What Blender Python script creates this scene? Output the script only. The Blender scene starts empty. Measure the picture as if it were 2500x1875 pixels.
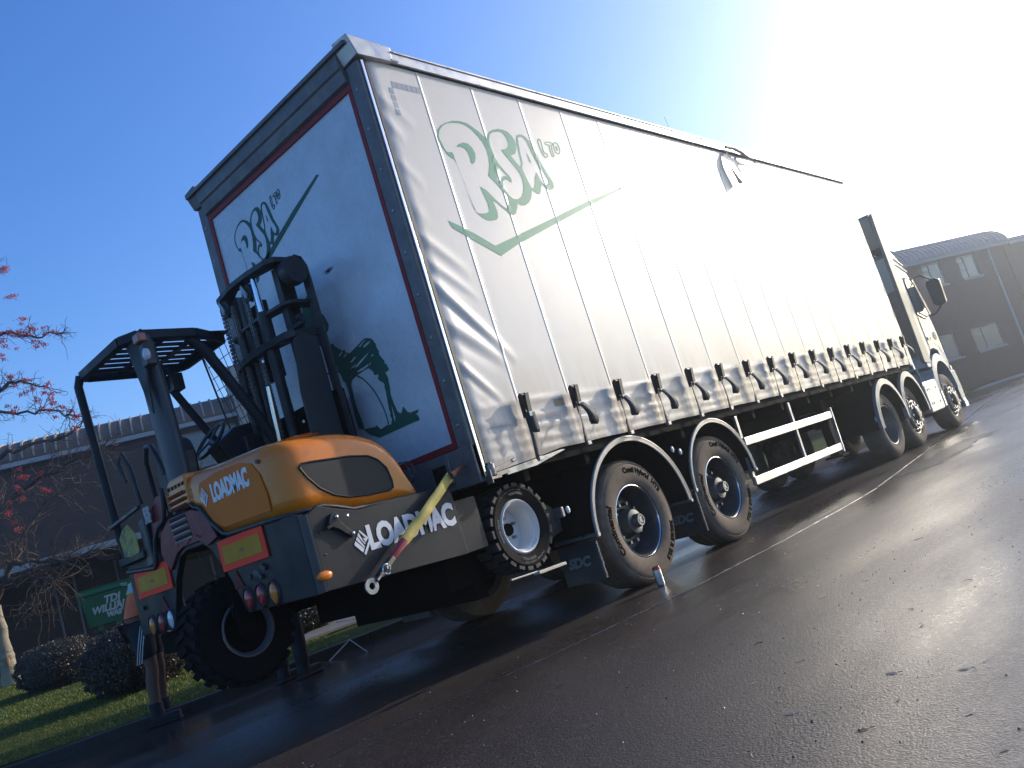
import bpy, bmesh, math, random
import numpy as np
from mathutils import Vector, Matrix
SC = bpy.context.scene
COL = SC.collection
rnd = random.Random(7)
R = math.radians

# ------------------------------------------------------------------ camera
cam_d = bpy.data.cameras.new('camera'); cam = bpy.data.objects.new('camera', cam_d); COL.objects.link(cam)
CAMP = Vector((-4.1874, -4.0673, 0.9254)); YAW, PIT, ROL, FPX = 0.7031, 0.1426, -0.3011, 2049.25
_fw = Vector((math.cos(PIT)*math.cos(YAW), math.cos(PIT)*math.sin(YAW), math.sin(PIT)))
_r = Vector((math.sin(YAW), -math.cos(YAW), 0)); _u = _r.cross(_fw)
_R = _r*math.cos(ROL) + _u*math.sin(ROL); _U = -_r*math.sin(ROL) + _u*math.cos(ROL)
m = Matrix((( _R.x, _U.x, -_fw.x), (_R.y, _U.y, -_fw.y), (_R.z, _U.z, -_fw.z))).to_4x4(); m.translation = CAMP
cam.matrix_world = m
cam_d.sensor_width = 36; cam_d.lens = 36*FPX/2500; cam_d.clip_end = 1500; cam_d.clip_start = .05
SC.camera = cam

# ------------------------------------------------------------------ light
SUN_AZ, SUN_EL = R(-14.5), R(18.5)
w = bpy.data.worlds.new('World'); SC.world = w; w.use_nodes = True
nt = w.node_tree; bg = nt.nodes['Background']
sky = nt.nodes.new('ShaderNodeTexSky'); sky.sky_type = 'NISHITA'; sky.sun_disc = False
sky.sun_elevation = SUN_EL; sky.sun_rotation = R(90) - SUN_AZ
sky.air_density = 1.0; sky.dust_density = 1.7; sky.ozone_density = 3.2; sky.altitude = 50
hs = nt.nodes.new('ShaderNodeHueSaturation'); hs.inputs['Saturation'].default_value = 1.28; hs.inputs['Value'].default_value = 1.48; hs.inputs['Hue'].default_value = .513
nt.links.new(sky.outputs[0], hs.inputs['Color']); nt.links.new(hs.outputs[0], bg.inputs[0]); bg.inputs[1].default_value = .15
sd = bpy.data.lights.new('sun', 'SUN'); sd.energy = 3.7; sd.angle = R(.53); sd.color = (1, .9, .76)
so = bpy.data.objects.new('sun', sd); COL.objects.link(so)
sv = Vector((math.cos(SUN_AZ)*math.cos(SUN_EL), math.sin(SUN_AZ)*math.cos(SUN_EL), math.sin(SUN_EL)))
so.rotation_euler = sv.to_track_quat('Z', 'Y').to_euler(); so.location = (0, 0, 30)
SC.view_settings.view_transform = 'Standard'; SC.view_settings.look = 'None'
SC.view_settings.exposure = 0.35; SC.view_settings.gamma = 1
SC.view_settings.use_curve_mapping = False
SC.render.engine = 'CYCLES'; SC.cycles.use_denoising = True
SC.cycles.max_bounces = 8; SC.cycles.glossy_bounces = 4; SC.cycles.sample_clamp_indirect = 12
SC.cycles.caustics_reflective = True; SC.cycles.blur_glossy = .3

# ------------------------------------------------------------------ materials
MATS = {}
def mat(name, color=(.5,.5,.5), rough=.5, metal=0, spec=.5, noise=None, bump=None, coat=0, trans=0, rvar=None, alpha=None, obj=True, emis=None):
    """noise=(scale, amount, colour2[, detail]) mixes a second colour by noise; bump=(scale, strength, distance); rvar=(scale, amount)"""
    if name in MATS: return MATS[name]
    m = bpy.data.materials.new(name); m.use_nodes = True; t = m.node_tree; n = t.nodes; b = n['Principled BSDF']
    b.inputs['Base Color'].default_value = (*color, 1); b.inputs['Roughness'].default_value = rough
    b.inputs['Metallic'].default_value = metal; b.inputs['Specular IOR Level'].default_value = spec
    b.inputs['Coat Weight'].default_value = coat; b.inputs['Coat Roughness'].default_value = .06
    if trans: b.inputs['Transmission Weight'].default_value = trans; b.inputs['IOR'].default_value = 1.45
    tc = n.new('ShaderNodeTexCoord')
    if noise:
        ls = noise if isinstance(noise, list) else [noise]
        prev = None
        for k in ls:
            tx = n.new('ShaderNodeTexNoise'); tx.inputs['Scale'].default_value = k[0]; tx.inputs['Detail'].default_value = 6; tx.inputs['Roughness'].default_value = .62
            t.links.new(tc.outputs['Object'], tx.inputs[0])
            mr = n.new('ShaderNodeMapRange'); mr.inputs[1].default_value = k[3] if len(k) > 3 else .42; mr.inputs[2].default_value = k[4] if len(k) > 4 else .68
            mr.inputs[3].default_value = 0; mr.inputs[4].default_value = k[1]
            t.links.new(tx.outputs[0], mr.inputs[0])
            mx = n.new('ShaderNodeMix'); mx.data_type = 'RGBA'
            if prev is None: mx.inputs[6].default_value = (*color, 1)
            else: t.links.new(prev, mx.inputs[6])
            mx.inputs[7].default_value = (*k[2], 1); t.links.new(mr.outputs[0], mx.inputs[0]); prev = mx.outputs[2]
        t.links.new(prev, b.inputs['Base Color'])
    if rvar:
        tx = n.new('ShaderNodeTexNoise'); tx.inputs['Scale'].default_value = rvar[0]; tx.inputs['Detail'].default_value = 4
        t.links.new(tc.outputs['Object'], tx.inputs[0])
        mr = n.new('ShaderNodeMapRange'); mr.inputs[1].default_value = .3; mr.inputs[2].default_value = .7
        mr.inputs[3].default_value = max(.02, rough-rvar[1]); mr.inputs[4].default_value = min(1, rough+rvar[1])
        t.links.new(tx.outputs[0], mr.inputs[0]); t.links.new(mr.outputs[0], b.inputs['Roughness'])
    if bump:
        tx = n.new('ShaderNodeTexNoise'); tx.inputs['Scale'].default_value = bump[0]; tx.inputs['Detail'].default_value = 5
        t.links.new(tc.outputs['Object'], tx.inputs[0])
        bp = n.new('ShaderNodeBump'); bp.inputs['Strength'].default_value = bump[1]; bp.inputs['Distance'].default_value = bump[2]
        t.links.new(tx.outputs[0], bp.inputs['Height']); t.links.new(bp.outputs[0], b.inputs['Normal'])
    MATS[name] = m
    return m
black = mat('black_plastic', (.018,.018,.02), .45, noise=(6,.5,(.04,.04,.042)), rvar=(9,.12))
rubber = mat('tyre_rubber', (.15,.115,.085), .85, spec=.15, noise=[(3,.7,(.25,.19,.14)),(18,.5,(.10,.08,.062))], bump=(60,.12,.004))
rubber_dk = mat('forklift_rubber', (.008,.008,.009), .8, spec=.08, noise=[(5,.4,(.022,.019,.017))], bump=(60,.1,.003))
tyre_print = mat('tyre_lettering', (.004,.004,.004), .95, spec=.02)
tyre_print2 = mat('worn_tyre_lettering', (.16,.15,.14), .7, spec=.1)
steel_grey = mat('frame_paint', (.115,.108,.105), .5, noise=[(2.3,.7,(.2,.175,.15)),(14,.5,(.07,.062,.06))], rvar=(5,.15), bump=(25,.1,.003))
alu = mat('aluminium', (.42,.42,.43), .38, metal=.75, noise=[(3,.5,(.24,.23,.22)),(20,.4,(.52,.5,.47))], rvar=(8,.14))
galv = mat('galvanised_steel', (.3,.31,.32), .42, metal=.7, noise=[(7,.6,(.17,.165,.16))], rvar=(11,.15))
chrome = mat('chrome', (.7,.7,.71), .12, metal=1)
chassis_m = mat('chassis_black', (.007,.0075,.008), .85, spec=.06, noise=(4,.5,(.014,.012,.010)))
white_panel = mat('white_panel', (.64,.655,.68), .3, noise=[(1.1,.6,(.44,.46,.48)),(5,.35,(.46,.45,.44)),(26,.2,(.36,.34,.32))], rvar=(2.5,.1), coat=.25)
red_trim = mat('red_reflective', (.28,.018,.022), .5, spec=.2, noise=(12,.5,(.15,.02,.022)))
green_print = mat('green_print', (.045,.26,.17), .5, spec=.2, noise=(5,.35,(.07,.32,.22)))
green_rear = mat('green_rear_print', (.018,.1,.07), .5, spec=.2, noise=(3,.4,(.03,.065,.055)))
orange = mat('orange_paint', (.66,.185,.006), .27, spec=.35, noise=[(2.0,.3,(.52,.14,.006)),(40,.2,(.55,.16,.012)),(9,.5,(.30,.13,.04),.60,.72),(120,.5,(.2,.1,.03),.64,.7)], rvar=(3,.08), coat=.25)
charcoal = mat('charcoal_paint', (.021,.023,.027), .45, spec=.16, noise=[(3,.5,(.035,.034,.035)),(22,.3,(.014,.015,.017)),(50,.35,(.075,.07,.065),.6,.68)], rvar=(5,.14), bump=(30,.06,.002))
mast_m = mat('mast_paint', (.027,.029,.032), .45, spec=.3, noise=[(6,.5,(.045,.042,.04))], rvar=(9,.15))
maroon = mat('maroon_paint', (.17,.014,.022), .4, spec=.2, noise=[(5,.5,(.26,.09,.085)),(16,.3,(.07,.012,.018))], bump=(22,.35,.006))
glass_dk = mat('dark_glass', (.02,.024,.028), .06, spec=.8)
white_wheel = mat('white_wheel_paint', (.66,.665,.66), .32, noise=(4,.3,(.5,.48,.45)), coat=.3)
text_white = mat('white_vinyl', (.62,.63,.66), .35)
text_grey = mat('faded_lettering', (.24,.25,.26), .5)
amber = mat('amber_lens', (.62,.17,.008), .15, spec=.4, coat=.2, noise=(30,.3,(.4,.1,.01)))
red_lens = mat('red_lens', (.34,.01,.012), .15, spec=.4, coat=.2, noise=(30,.3,(.2,.01,.012)))
clear_lens = mat('clear_lens', (.55,.57,.6), .1, coat=.8)
plate_red = mat('red_fluorescent', (1,.055,.02), .5, spec=.15, noise=(3,.2,(.7,.05,.035)))
plate_yel = mat('yellow_retroreflective', (.50,.23,.012), .5, spec=.12, noise=[(6,.5,(.6,.34,.07)),(30,.3,(.42,.19,.012))])
strap_yel = mat('yellow_webbing', (.42,.36,.09), .75, noise=(12,.6,(.27,.22,.06)), bump=(160,.4,.002))
webbing = mat('black_webbing', (.035,.035,.038), .7, noise=(20,.5,(.1,.09,.08)), bump=(200,.3,.001))
chrome_dk = mat('worn_steel', (.25,.24,.23), .4, metal=.85, noise=(12,.6,(.12,.09,.07)))
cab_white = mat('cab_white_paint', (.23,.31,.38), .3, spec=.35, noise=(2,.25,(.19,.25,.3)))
cab_grey = mat('cab_grey_plastic', (.12,.135,.145), .5, noise=(4,.4,(.2,.21,.21)))
guard_grey = mat('mudguard_plastic', (.2,.21,.21), .45, noise=(5,.5,(.2,.2,.19)), rvar=(7,.12))
skin = mat('skin', (.16,.085,.06), .7, spec=.2)
cloth_black = mat('black_cloth', (.012,.013,.017), .85, noise=(14,.4,(.03,.03,.035)))
hivis = mat('orange_hi_vis_cloth', (.8,.16,.045), .7, noise=(12,.3,(.6,.1,.03)))
reflect = mat('reflective_band', (.32,.34,.36), .35)
lime = mat('lime_trim', (.3,.6,.08), .6)

# ------------------------------------------------------------------ helpers
ORG = {}
class MB:
    def __init__(s): s.v = []; s.f = []
    def add(s, vs, fs):
        o = len(s.v); s.v += [tuple(v) for v in vs]; s.f += [tuple(i+o for i in f) for f in fs]; return s
    def box(s, x0, x1, y0, y1, z0, z1):
        return s.add([(x,y,z) for x in (x0,x1) for y in (y0,y1) for z in (z0,z1)],
                     [(0,1,3,2),(4,6,7,5),(0,4,5,1),(2,3,7,6),(0,2,6,4),(1,5,7,3)])
    def obox(s, c, ax, ay, az, sx, sy, sz):
        c = Vector(c); ax, ay, az = Vector(ax).normalized()*sx/2, Vector(ay).normalized()*sy/2, Vector(az).normalized()*sz/2
        return s.add([c+i*ax+j*ay+k*az for i in (-1,1) for j in (-1,1) for k in (-1,1)],
                     [(0,1,3,2),(4,6,7,5),(0,4,5,1),(2,3,7,6),(0,2,6,4),(1,5,7,3)])
    def bar(s, p, q, wd, ht, up=(0,0,1)):
        p, q = Vector(p), Vector(q); d = q-p; L = d.length; d.normalize(); up = Vector(up)
        if abs(d.dot(up)) > .98: up = Vector((1,0,0))
        sd_ = d.cross(up).normalized(); u = sd_.cross(d)
        return s.obox((p+q)/2, d, sd_, u, L, wd, ht)
    def tube(s, pts, r, n=8, cap=True):
        pts = [Vector(p) for p in pts]; rs = r if isinstance(r, (list, tuple)) else [r]*len(pts)
        o = len(s.v); prev = None
        for i, p in enumerate(pts):
            d = (pts[min(i+1, len(pts)-1)] - pts[max(i-1, 0)]).normalized()
            if prev is None:
                a = Vector((0,0,1)) if abs(d.z) < .9 else Vector((1,0,0)); e1 = d.cross(a).normalized()
            else: e1 = (prev - d*prev.dot(d)).normalized()
            prev = e1; e2 = d.cross(e1)
            for k in range(n):
                t = 2*math.pi*k/n; s.v.append(tuple(p + (e1*math.cos(t)+e2*math.sin(t))*rs[i]))
        for i in range(len(pts)-1):
            for k in range(n):
                a = o+i*n+k; b = o+i*n+(k+1) % n; s.f.append((a, b, b+n, a+n))
        if cap:
            s.f.append(tuple(o+k for k in reversed(range(n)))); s.f.append(tuple(o+(len(pts)-1)*n+k for k in range(n)))
        return s
    def cyl(s, p, q, r, n=16): return s.tube([p, q], r, n)
    def lathe(s, prof, c, axis='y', n=48, a0=0, a1=2*math.pi):
        """prof: list of (radius, offset along axis)"""
        c = Vector(c); full = abs(a1-a0-2*math.pi) < 1e-6; m_ = n if full else n+1; o = len(s.v)
        for i in range(m_):
            t = a0+(a1-a0)*i/n; ca, sa = math.cos(t), math.sin(t)
            for r_, h in prof:
                d = {'y': (r_*ca, h, r_*sa), 'x': (h, r_*ca, r_*sa), 'z': (r_*ca, r_*sa, h)}[axis]
                s.v.append(tuple(c+Vector(d)))
        k = len(prof)
        for i in range(n):
            i2 = (i+1) % m_
            for j in range(k-1): s.f.append((o+i*k+j, o+i2*k+j, o+i2*k+j+1, o+i*k+j+1))
        return s
    def prism(s, poly, ax, a, b):
        """poly in the two other axes, extruded along axis ax from a to b"""
        def mk(p, h): return {'x': (h, p[0], p[1]), 'y': (p[0], h, p[1]), 'z': (p[0], p[1], h)}[ax]
        n = len(poly); vs = [mk(p, a) for p in poly]+[mk(p, b) for p in poly]
        return s.add(vs, [tuple(range(n)), tuple(range(2*n-1, n-1, -1))]+[(i, i+n, (i+1) % n+n, (i+1) % n) for i in range(n)])
    def sphere(s, c, rx, ry=None, rz=None, n=12, k=8):
        ry = ry or rx; rz = rz or rx; o = len(s.v); c = Vector(c)
        for j in range(k+1):
            ph = math.pi*j/k
            for i in range(n):
                t = 2*math.pi*i/n; s.v.append((c.x+rx*math.sin(ph)*math.cos(t), c.y+ry*math.sin(ph)*math.sin(t), c.z+rz*math.cos(ph)))
        for j in range(k):
            for i in range(n): a = o+j*n+i; b = o+j*n+(i+1) % n; s.f.append((a, a+n, b+n, b))
        return s
    def build(s, name, mt, parent=None, smooth=30, bevel=0, seg=2):
        org = Vector(ORG.get(parent.name, (0,0,0))) if parent else Vector()
        me = bpy.data.meshes.new(name)
        me.from_pydata([(v[0]-org.x, v[1]-org.y, v[2]-org.z) for v in s.v], [], s.f)
        bm = bmesh.new(); bm.from_mesh(me); bmesh.ops.recalc_face_normals(bm, faces=bm.faces); bm.to_mesh(me); bm.free()
        me.materials.append(mt)
        if smooth:
            me.shade_smooth(); me.set_sharp_from_angle(angle=R(smooth))
        o = bpy.data.objects.new(name, me); COL.objects.link(o)
        if parent: o.parent = parent
        ORG[o.name] = tuple(org)
        if bevel:
            b = o.modifiers.new('bevel', 'BEVEL'); b.width = bevel; b.segments = seg; b.limit_method = 'ANGLE'; b.angle_limit = R(40); b.harden_normals = True
        return o
def thing(name, loc, label, cat, group=None):
    o = bpy.data.objects.new(name, None); COL.objects.link(o); o.location = loc; ORG[o.name] = tuple(loc)
    o.empty_display_size = .1; o['label'] = label; o['category'] = cat
    if group: o['group'] = group
    return o
def tag(o, label=None, cat=None, group=None, kind=None):
    if label: o['label'] = label
    if cat: o['category'] = cat
    if group: o['group'] = group
    if kind: o['kind'] = kind
    return o
def sharecopy(src, name, parent, mtx):
    o = bpy.data.objects.new(name, src.data); COL.objects.link(o); o.parent = parent
    org = ORG.get(parent.name, (0,0,0)) if parent else (0,0,0)
    ORG[o.name] = tuple(org); o.matrix_basis = mtx
    for md in src.modifiers:
        if md.type == 'BEVEL':
            b = o.modifiers.new('bevel', 'BEVEL'); b.width = md.width; b.segments = md.segments; b.limit_method = 'ANGLE'; b.angle_limit = md.angle_limit
    return o
def copy_tree(o, parent=None, off=None):
    c = o.copy(); COL.objects.link(c); ORG[c.name] = ORG.get(o.name, (0,0,0))
    if parent is not None: c.parent = parent
    if off is not None: c.location = Vector(c.location)+Vector(off)
    for ch in list(o.children): copy_tree(ch, c)
    return c
def flat(polys, ax, h, name, mt, parent=None, thick=.0015):
    """polygons with even-odd holes in a plane, slightly thick, as one mesh"""
    cu = bpy.data.curves.new('c', 'CURVE'); cu.dimensions = '2D'; cu.fill_mode = 'BOTH'; cu.extrude = thick/2
    for p in polys:
        sp = cu.splines.new('POLY'); sp.points.add(len(p)-1); sp.use_cyclic_u = True
        for i, q in enumerate(p): sp.points[i].co = (q[0], q[1], 0, 1)
    return curve_mesh(cu, ax, h, name, mt, parent)
def curve_mesh(cu, ax, h, name, mt, parent, xf=None):
    ob = bpy.data.objects.new('tmp', cu); COL.objects.link(ob)
    bpy.context.view_layer.update()
    me = bpy.data.meshes.new_from_object(ob, depsgraph=bpy.context.evaluated_depsgraph_get())
    bpy.data.objects.remove(ob); me.name = name
    org = Vector(ORG.get(parent.name, (0,0,0))) if parent else Vector()
    for v in me.vertices:
        c = v.co
        if xf: c = Vector(xf(c)); v.co = c-org
        else:
            q = {'x': (h+c.z, c.x, c.y), 'y': (c.x, h+c.z, c.y), 'z': (c.x, c.y, h+c.z)}[ax]; v.co = Vector(q)-org
    me.materials.clear(); me.materials.append(mt)
    o = bpy.data.objects.new(name, me); COL.objects.link(o)
    if parent: o.parent = parent
    ORG[o.name] = tuple(org); return o
def text(s, name, mt, parent, xf, size=1, bold=0, thick=.002, sx=1, align='CENTER', space=1):
    cu = bpy.data.curves.new('t', 'FONT'); cu.body = s; cu.size = size; cu.offset = bold; cu.extrude = thick/2
    cu.align_x = align; cu.align_y = 'CENTER'; cu.resolution_u = 3; cu.space_character = space
    return curve_mesh(cu, 'x', 0, name, mt, parent, xf)
def circle_text(s, name, mt, parent, c, y, rad, a_mid, size, bold=0, sx=1.0):
    """text on a tyre wall facing -y, read clockwise, tops outward"""
    def xf(v):
        a = a_mid + v.x*sx/rad; r_ = rad+v.y
        return (c[0]+r_*math.sin(a), y-v.z, c[2]+r_*math.cos(a))
    return text(s, name, mt, parent, xf, size, bold, .0016)
LOGO = [[(0.634, 3.913), (0.663, 3.971), (0.711, 4.013), (0.783, 4.052), (0.872, 4.083), (0.97, 4.098), (1.059, 4.089), (1.116, 4.062), (1.172, 4.032), (1.213, 3.999), (1.246, 3.971), (1.278, 4.019), (1.313, 4.051), (1.359, 4.076), (1.442, 4.1), (1.517, 4.103), (1.578, 4.088), (1.615, 4.054), (1.634, 4.013), (1.634, 3.97), (1.614, 3.918), (1.578, 3.879), (1.508, 3.85), (1.546, 3.802), (1.587, 3.753), (1.62, 3.789), (1.633, 3.866), (1.648, 3.977), (1.662, 4.033), (1.68, 4.069), (1.714, 4.087), (1.771, 4.093), (1.811, 4.077), (1.851, 4.044), (1.88, 3.987), (1.903, 3.901), (1.933, 3.794), (1.973, 3.709), (2.009, 3.646), (2.004, 3.607), (1.974, 3.576), (1.926, 3.562), (1.889, 3.569), (1.853, 3.589), (1.827, 3.608), (1.799, 3.576), (1.777, 3.536), (1.746, 3.505), (1.715, 3.505), (1.684, 3.522), (1.652, 3.537), (1.627, 3.49), (1.593, 3.444), (1.543, 3.403), (1.486, 3.376), (1.431, 3.372), (1.391, 3.391), (1.363, 3.342), (1.319, 3.287), (1.282, 3.269), (1.242, 3.277), (1.205, 3.304), (1.16, 3.331), (1.12, 3.365), (1.068, 3.389), (1.079, 3.335), (1.084, 3.285), (1.073, 3.24), (1.046, 3.213), (0.993, 3.202), (0.937, 3.196), (0.879, 3.217), (0.828, 3.252), (0.805, 3.289), (0.793, 3.385), (0.785, 3.521), (0.772, 3.647), (0.754, 3.721), (0.719, 3.734), (0.694, 3.75), (0.678, 3.772), (0.652, 3.818), (0.636, 3.864)], [(0.656, 3.916), (0.685, 3.969), (0.729, 4.011), (0.793, 4.046), (0.878, 4.067), (0.961, 4.076), (1.036, 4.065), (1.091, 4.035), (1.139, 3.988), (1.18, 3.937), (1.201, 3.873), (1.195, 3.789), (1.171, 3.714), (1.135, 3.649), (1.111, 3.615), (1.188, 3.552), (1.233, 3.495), (1.273, 3.458), (1.293, 3.437), (1.274, 3.386), (1.246, 3.348), (1.216, 3.328), (1.18, 3.343), (1.128, 3.384), (1.079, 3.43), (1.03, 3.476), (0.964, 3.505), (0.975, 3.441), (0.995, 3.363), (0.991, 3.303), (0.973, 3.274), (0.91, 3.258), (0.849, 3.254), (0.821, 3.266), (0.803, 3.347), (0.787, 3.463), (0.779, 3.569), (0.767, 3.666), (0.763, 3.724), (0.763, 3.764), (0.752, 3.785), (0.711, 3.777), (0.688, 3.783), (0.669, 3.83), (0.657, 3.877)], [(0.823, 3.841), (0.864, 3.872), (0.926, 3.895), (0.978, 3.893), (1.019, 3.863), (1.037, 3.81), (1.023, 3.767), (0.994, 3.723), (0.966, 3.705), (0.945, 3.717), (0.955, 3.759), (0.949, 3.808), (0.918, 3.844), (0.867, 3.847)], [(1.284, 3.983), (1.311, 4.024), (1.357, 4.055), (1.43, 4.072), (1.482, 4.075), (1.51, 4.054), (1.529, 4.014), (1.529, 3.971), (1.509, 3.936), (1.469, 3.911), (1.403, 3.895), (1.408, 3.874), (1.451, 3.822), (1.499, 3.764), (1.547, 3.705), (1.564, 3.643), (1.552, 3.568), (1.516, 3.501), (1.469, 3.454), (1.404, 3.426), (1.345, 3.425), (1.303, 3.461), (1.267, 3.509), (1.269, 3.55), (1.286, 3.583), (1.325, 3.605), (1.36, 3.604), (1.374, 3.587), (1.402, 3.582), (1.413, 3.617), (1.384, 3.656), (1.329, 3.712), (1.293, 3.76), (1.274, 3.83), (1.268, 3.892), (1.272, 3.94)], [(1.285, 3.726), (1.318, 3.688), (1.37, 3.641), (1.382, 3.626), (1.347, 3.639), (1.299, 3.628), (1.263, 3.596), (1.24, 3.559), (1.217, 3.581), (1.218, 3.596), (1.249, 3.651)], [(1.696, 4.047), (1.728, 4.067), (1.77, 4.065), (1.806, 4.032), (1.817, 3.956), (1.841, 3.871), (1.876, 3.776), (1.922, 3.704), (1.942, 3.662), (1.933, 3.633), (1.894, 3.612), (1.855, 3.616), (1.828, 3.65), (1.812, 3.703), (1.802, 3.729), (1.752, 3.663), (1.727, 3.607), (1.698, 3.569), (1.659, 3.551), (1.645, 3.588), (1.628, 3.65), (1.613, 3.724), (1.615, 3.746), (1.645, 3.792), (1.653, 3.836), (1.66, 3.902), (1.676, 3.981)], [(1.748, 3.909), (1.761, 3.885), (1.771, 3.84), (1.777, 3.816), (1.751, 3.821), (1.746, 3.865)], [(1.978, 4.068), (2.0, 4.089), (2.033, 4.088), (2.036, 4.043), (2.027, 3.974), (2.032, 3.95), (2.072, 3.946), (2.069, 3.914), (2.02, 3.89), (1.987, 3.923), (1.972, 3.977), (1.973, 4.032)], [(1.992, 4.067), (2.012, 4.079), (2.022, 4.073), (2.021, 4.035), (2.012, 3.966), (2.018, 3.936), (2.053, 3.934), (2.053, 3.917), (2.026, 3.906), (2.002, 3.932), (1.989, 3.985), (1.988, 4.036)], [(2.079, 4.058), (2.109, 4.074), (2.17, 4.079), (2.213, 4.07), (2.21, 4.049), (2.18, 4.04), (2.173, 3.982), (2.176, 3.939), (2.155, 3.917), (2.127, 3.921), (2.123, 3.975), (2.132, 4.036), (2.09, 4.034)], [(2.092, 4.056), (2.113, 4.065), (2.16, 4.068), (2.194, 4.063), (2.195, 4.054), (2.166, 4.048), (2.157, 3.98), (2.156, 3.934), (2.139, 3.929), (2.138, 3.98), (2.15, 4.047), (2.1, 4.045)], [(2.217, 4.071), (2.252, 4.09), (2.291, 4.081), (2.305, 4.04), (2.294, 3.998), (2.267, 3.964), (2.229, 3.957), (2.199, 3.972), (2.197, 4.031)], [(2.231, 4.068), (2.249, 4.078), (2.276, 4.069), (2.286, 4.034), (2.278, 3.996), (2.26, 3.974), (2.239, 3.97), (2.215, 3.983), (2.214, 4.033)], [(2.24, 4.049), (2.262, 4.04), (2.259, 3.999), (2.239, 3.991), (2.231, 4.013)]]
SWOOSH = [(0.461, 3.168), (0.596, 3.123), (0.758, 3.055), (0.922, 2.976), (1.214, 3.073), (1.81, 3.273), (2.47, 3.496), (3.044, 3.672), (3.272, 3.75), (3.335, 3.75), (3.101, 3.665), (2.483, 3.451), (1.852, 3.228), (1.235, 3.008), (0.957, 2.888), (0.896, 2.917), (0.709, 3.001), (0.594, 3.057), (0.485, 3.107)]
HORSE = [[(1.24, 3.129), (1.244, 2.944), (1.188, 2.866), (1.156, 2.778), (1.186, 2.734), (1.241, 2.721), (1.264, 2.748), (1.274, 2.691), (1.235, 2.652), (1.185, 2.613), (1.165, 2.619), (1.16, 2.592), (1.12, 2.559), (1.073, 2.519), (1.053, 2.526), (1.048, 2.5), (1.006, 2.474), (0.948, 2.484), (0.865, 2.502), (0.794, 2.519), (0.755, 2.512), (0.713, 2.492), (0.69, 2.465), (0.689, 2.447), (0.677, 2.44), (0.68, 2.409), (0.666, 2.372), (0.673, 2.345), (0.648, 2.301), (0.631, 2.277), (0.648, 2.273), (0.623, 2.248), (0.618, 2.226), (0.612, 2.206), (0.641, 2.198), (0.665, 2.199), (0.66, 2.178), (0.648, 2.149), (0.655, 2.121), (0.658, 2.082), (0.674, 2.025), (0.667, 1.953), (0.651, 1.879), (0.614, 1.855), (0.575, 1.899), (0.559, 1.869), (0.55, 1.85), (0.519, 1.832), (0.476, 1.831), (0.423, 1.827), (0.436, 1.812), (0.466, 1.804), (0.447, 1.787), (0.444, 1.76), (0.454, 1.751), (0.488, 1.755), (0.935, 1.755), (1.034, 1.809), (1.09, 1.87), (0.944, 1.847), (0.93, 1.857), (0.889, 1.811), (0.814, 1.821), (0.759, 1.811), (0.733, 1.848), (0.744, 1.877), (0.73, 1.896), (0.736, 1.918), (0.73, 1.955), (0.727, 1.984), (0.713, 2.069), (0.717, 2.099), (0.706, 2.111), (0.714, 2.133), (0.736, 2.148), (0.763, 2.181), (0.745, 2.197), (0.747, 2.215), (0.774, 2.214), (0.794, 2.224), (0.791, 2.246), (0.8, 2.258), (0.835, 2.293), (0.904, 2.3), (0.996, 2.286), (1.067, 2.27), (1.093, 2.24), (1.093, 2.205), (1.097, 2.161), (1.103, 2.123), (1.098, 2.063), (1.095, 2.018), (1.082, 1.959), (1.078, 1.911), (1.081, 1.868), (1.144, 1.893), (1.147, 1.979), (1.145, 2.078), (1.147, 2.137), (1.143, 2.176), (1.145, 2.243), (1.151, 2.276), (1.172, 2.305), (1.183, 2.356), (1.199, 2.389), (1.2, 2.432), (1.211, 2.46), (1.247, 2.527), (1.285, 2.595), (1.332, 2.655), (1.395, 2.714), (1.45, 2.868), (1.439, 3.032), (1.374, 3.073)], [(0.876, 2.485), (0.807, 2.504), (0.758, 2.506), (0.801, 2.495), (0.864, 2.475)], [(0.829, 2.468), (0.77, 2.48), (0.718, 2.478), (0.757, 2.462), (0.815, 2.453)], [(1.035, 2.405), (0.963, 2.428), (0.932, 2.424), (0.998, 2.399)], [(1.052, 2.356), (0.987, 2.375), (0.95, 2.383), (0.995, 2.357)], [(0.997, 2.354), (0.927, 2.374), (0.795, 2.402), (0.765, 2.408), (0.819, 2.384), (0.957, 2.344)], [(0.982, 2.315), (0.925, 2.319), (0.859, 2.32), (0.84, 2.327), (0.821, 2.31), (0.896, 2.299), (0.96, 2.301)], [(0.824, 2.315), (0.786, 2.328), (0.792, 2.314), (0.817, 2.306)], [(0.766, 2.372), (0.732, 2.376), (0.737, 2.365), (0.767, 2.358)], [(0.695, 1.964), (0.693, 1.911), (0.692, 1.845), (0.713, 1.809), (0.712, 1.858)], [(1.093, 2.474), (1.044, 2.495), (1.038, 2.483), (1.081, 2.463)], [(1.142, 2.506), (1.087, 2.524), (1.082, 2.512), (1.131, 2.491)]]
HORSELINE = [(0.995, 2.286), (0.93, 2.236), (0.879, 2.169), (0.84, 2.103), (0.817, 2.038), (0.796, 1.969), (0.785, 1.9), (0.787, 1.815)]
HORSELINE2 = [(1.447, 2.41), (1.353, 2.418), (1.24, 2.407), (1.168, 2.375)]
RSWOOSH = [(0.796, 3.919), (0.774, 3.904), (1.161, 3.768), (1.487, 3.654), (1.718, 3.568), (1.84, 3.544), (1.786, 3.598), (1.553, 3.684), (1.208, 3.802)]
RSW2 = [(2.2, 3.592), (2.065, 3.524), (2.066, 3.493), (2.215, 3.563)]
RLEX = [(2.116, 4.004), (1.449, 3.841), (1.911, 4.065), (1.912, 3.7), (1.452, 4.027), (1.314, 3.969)]
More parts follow.
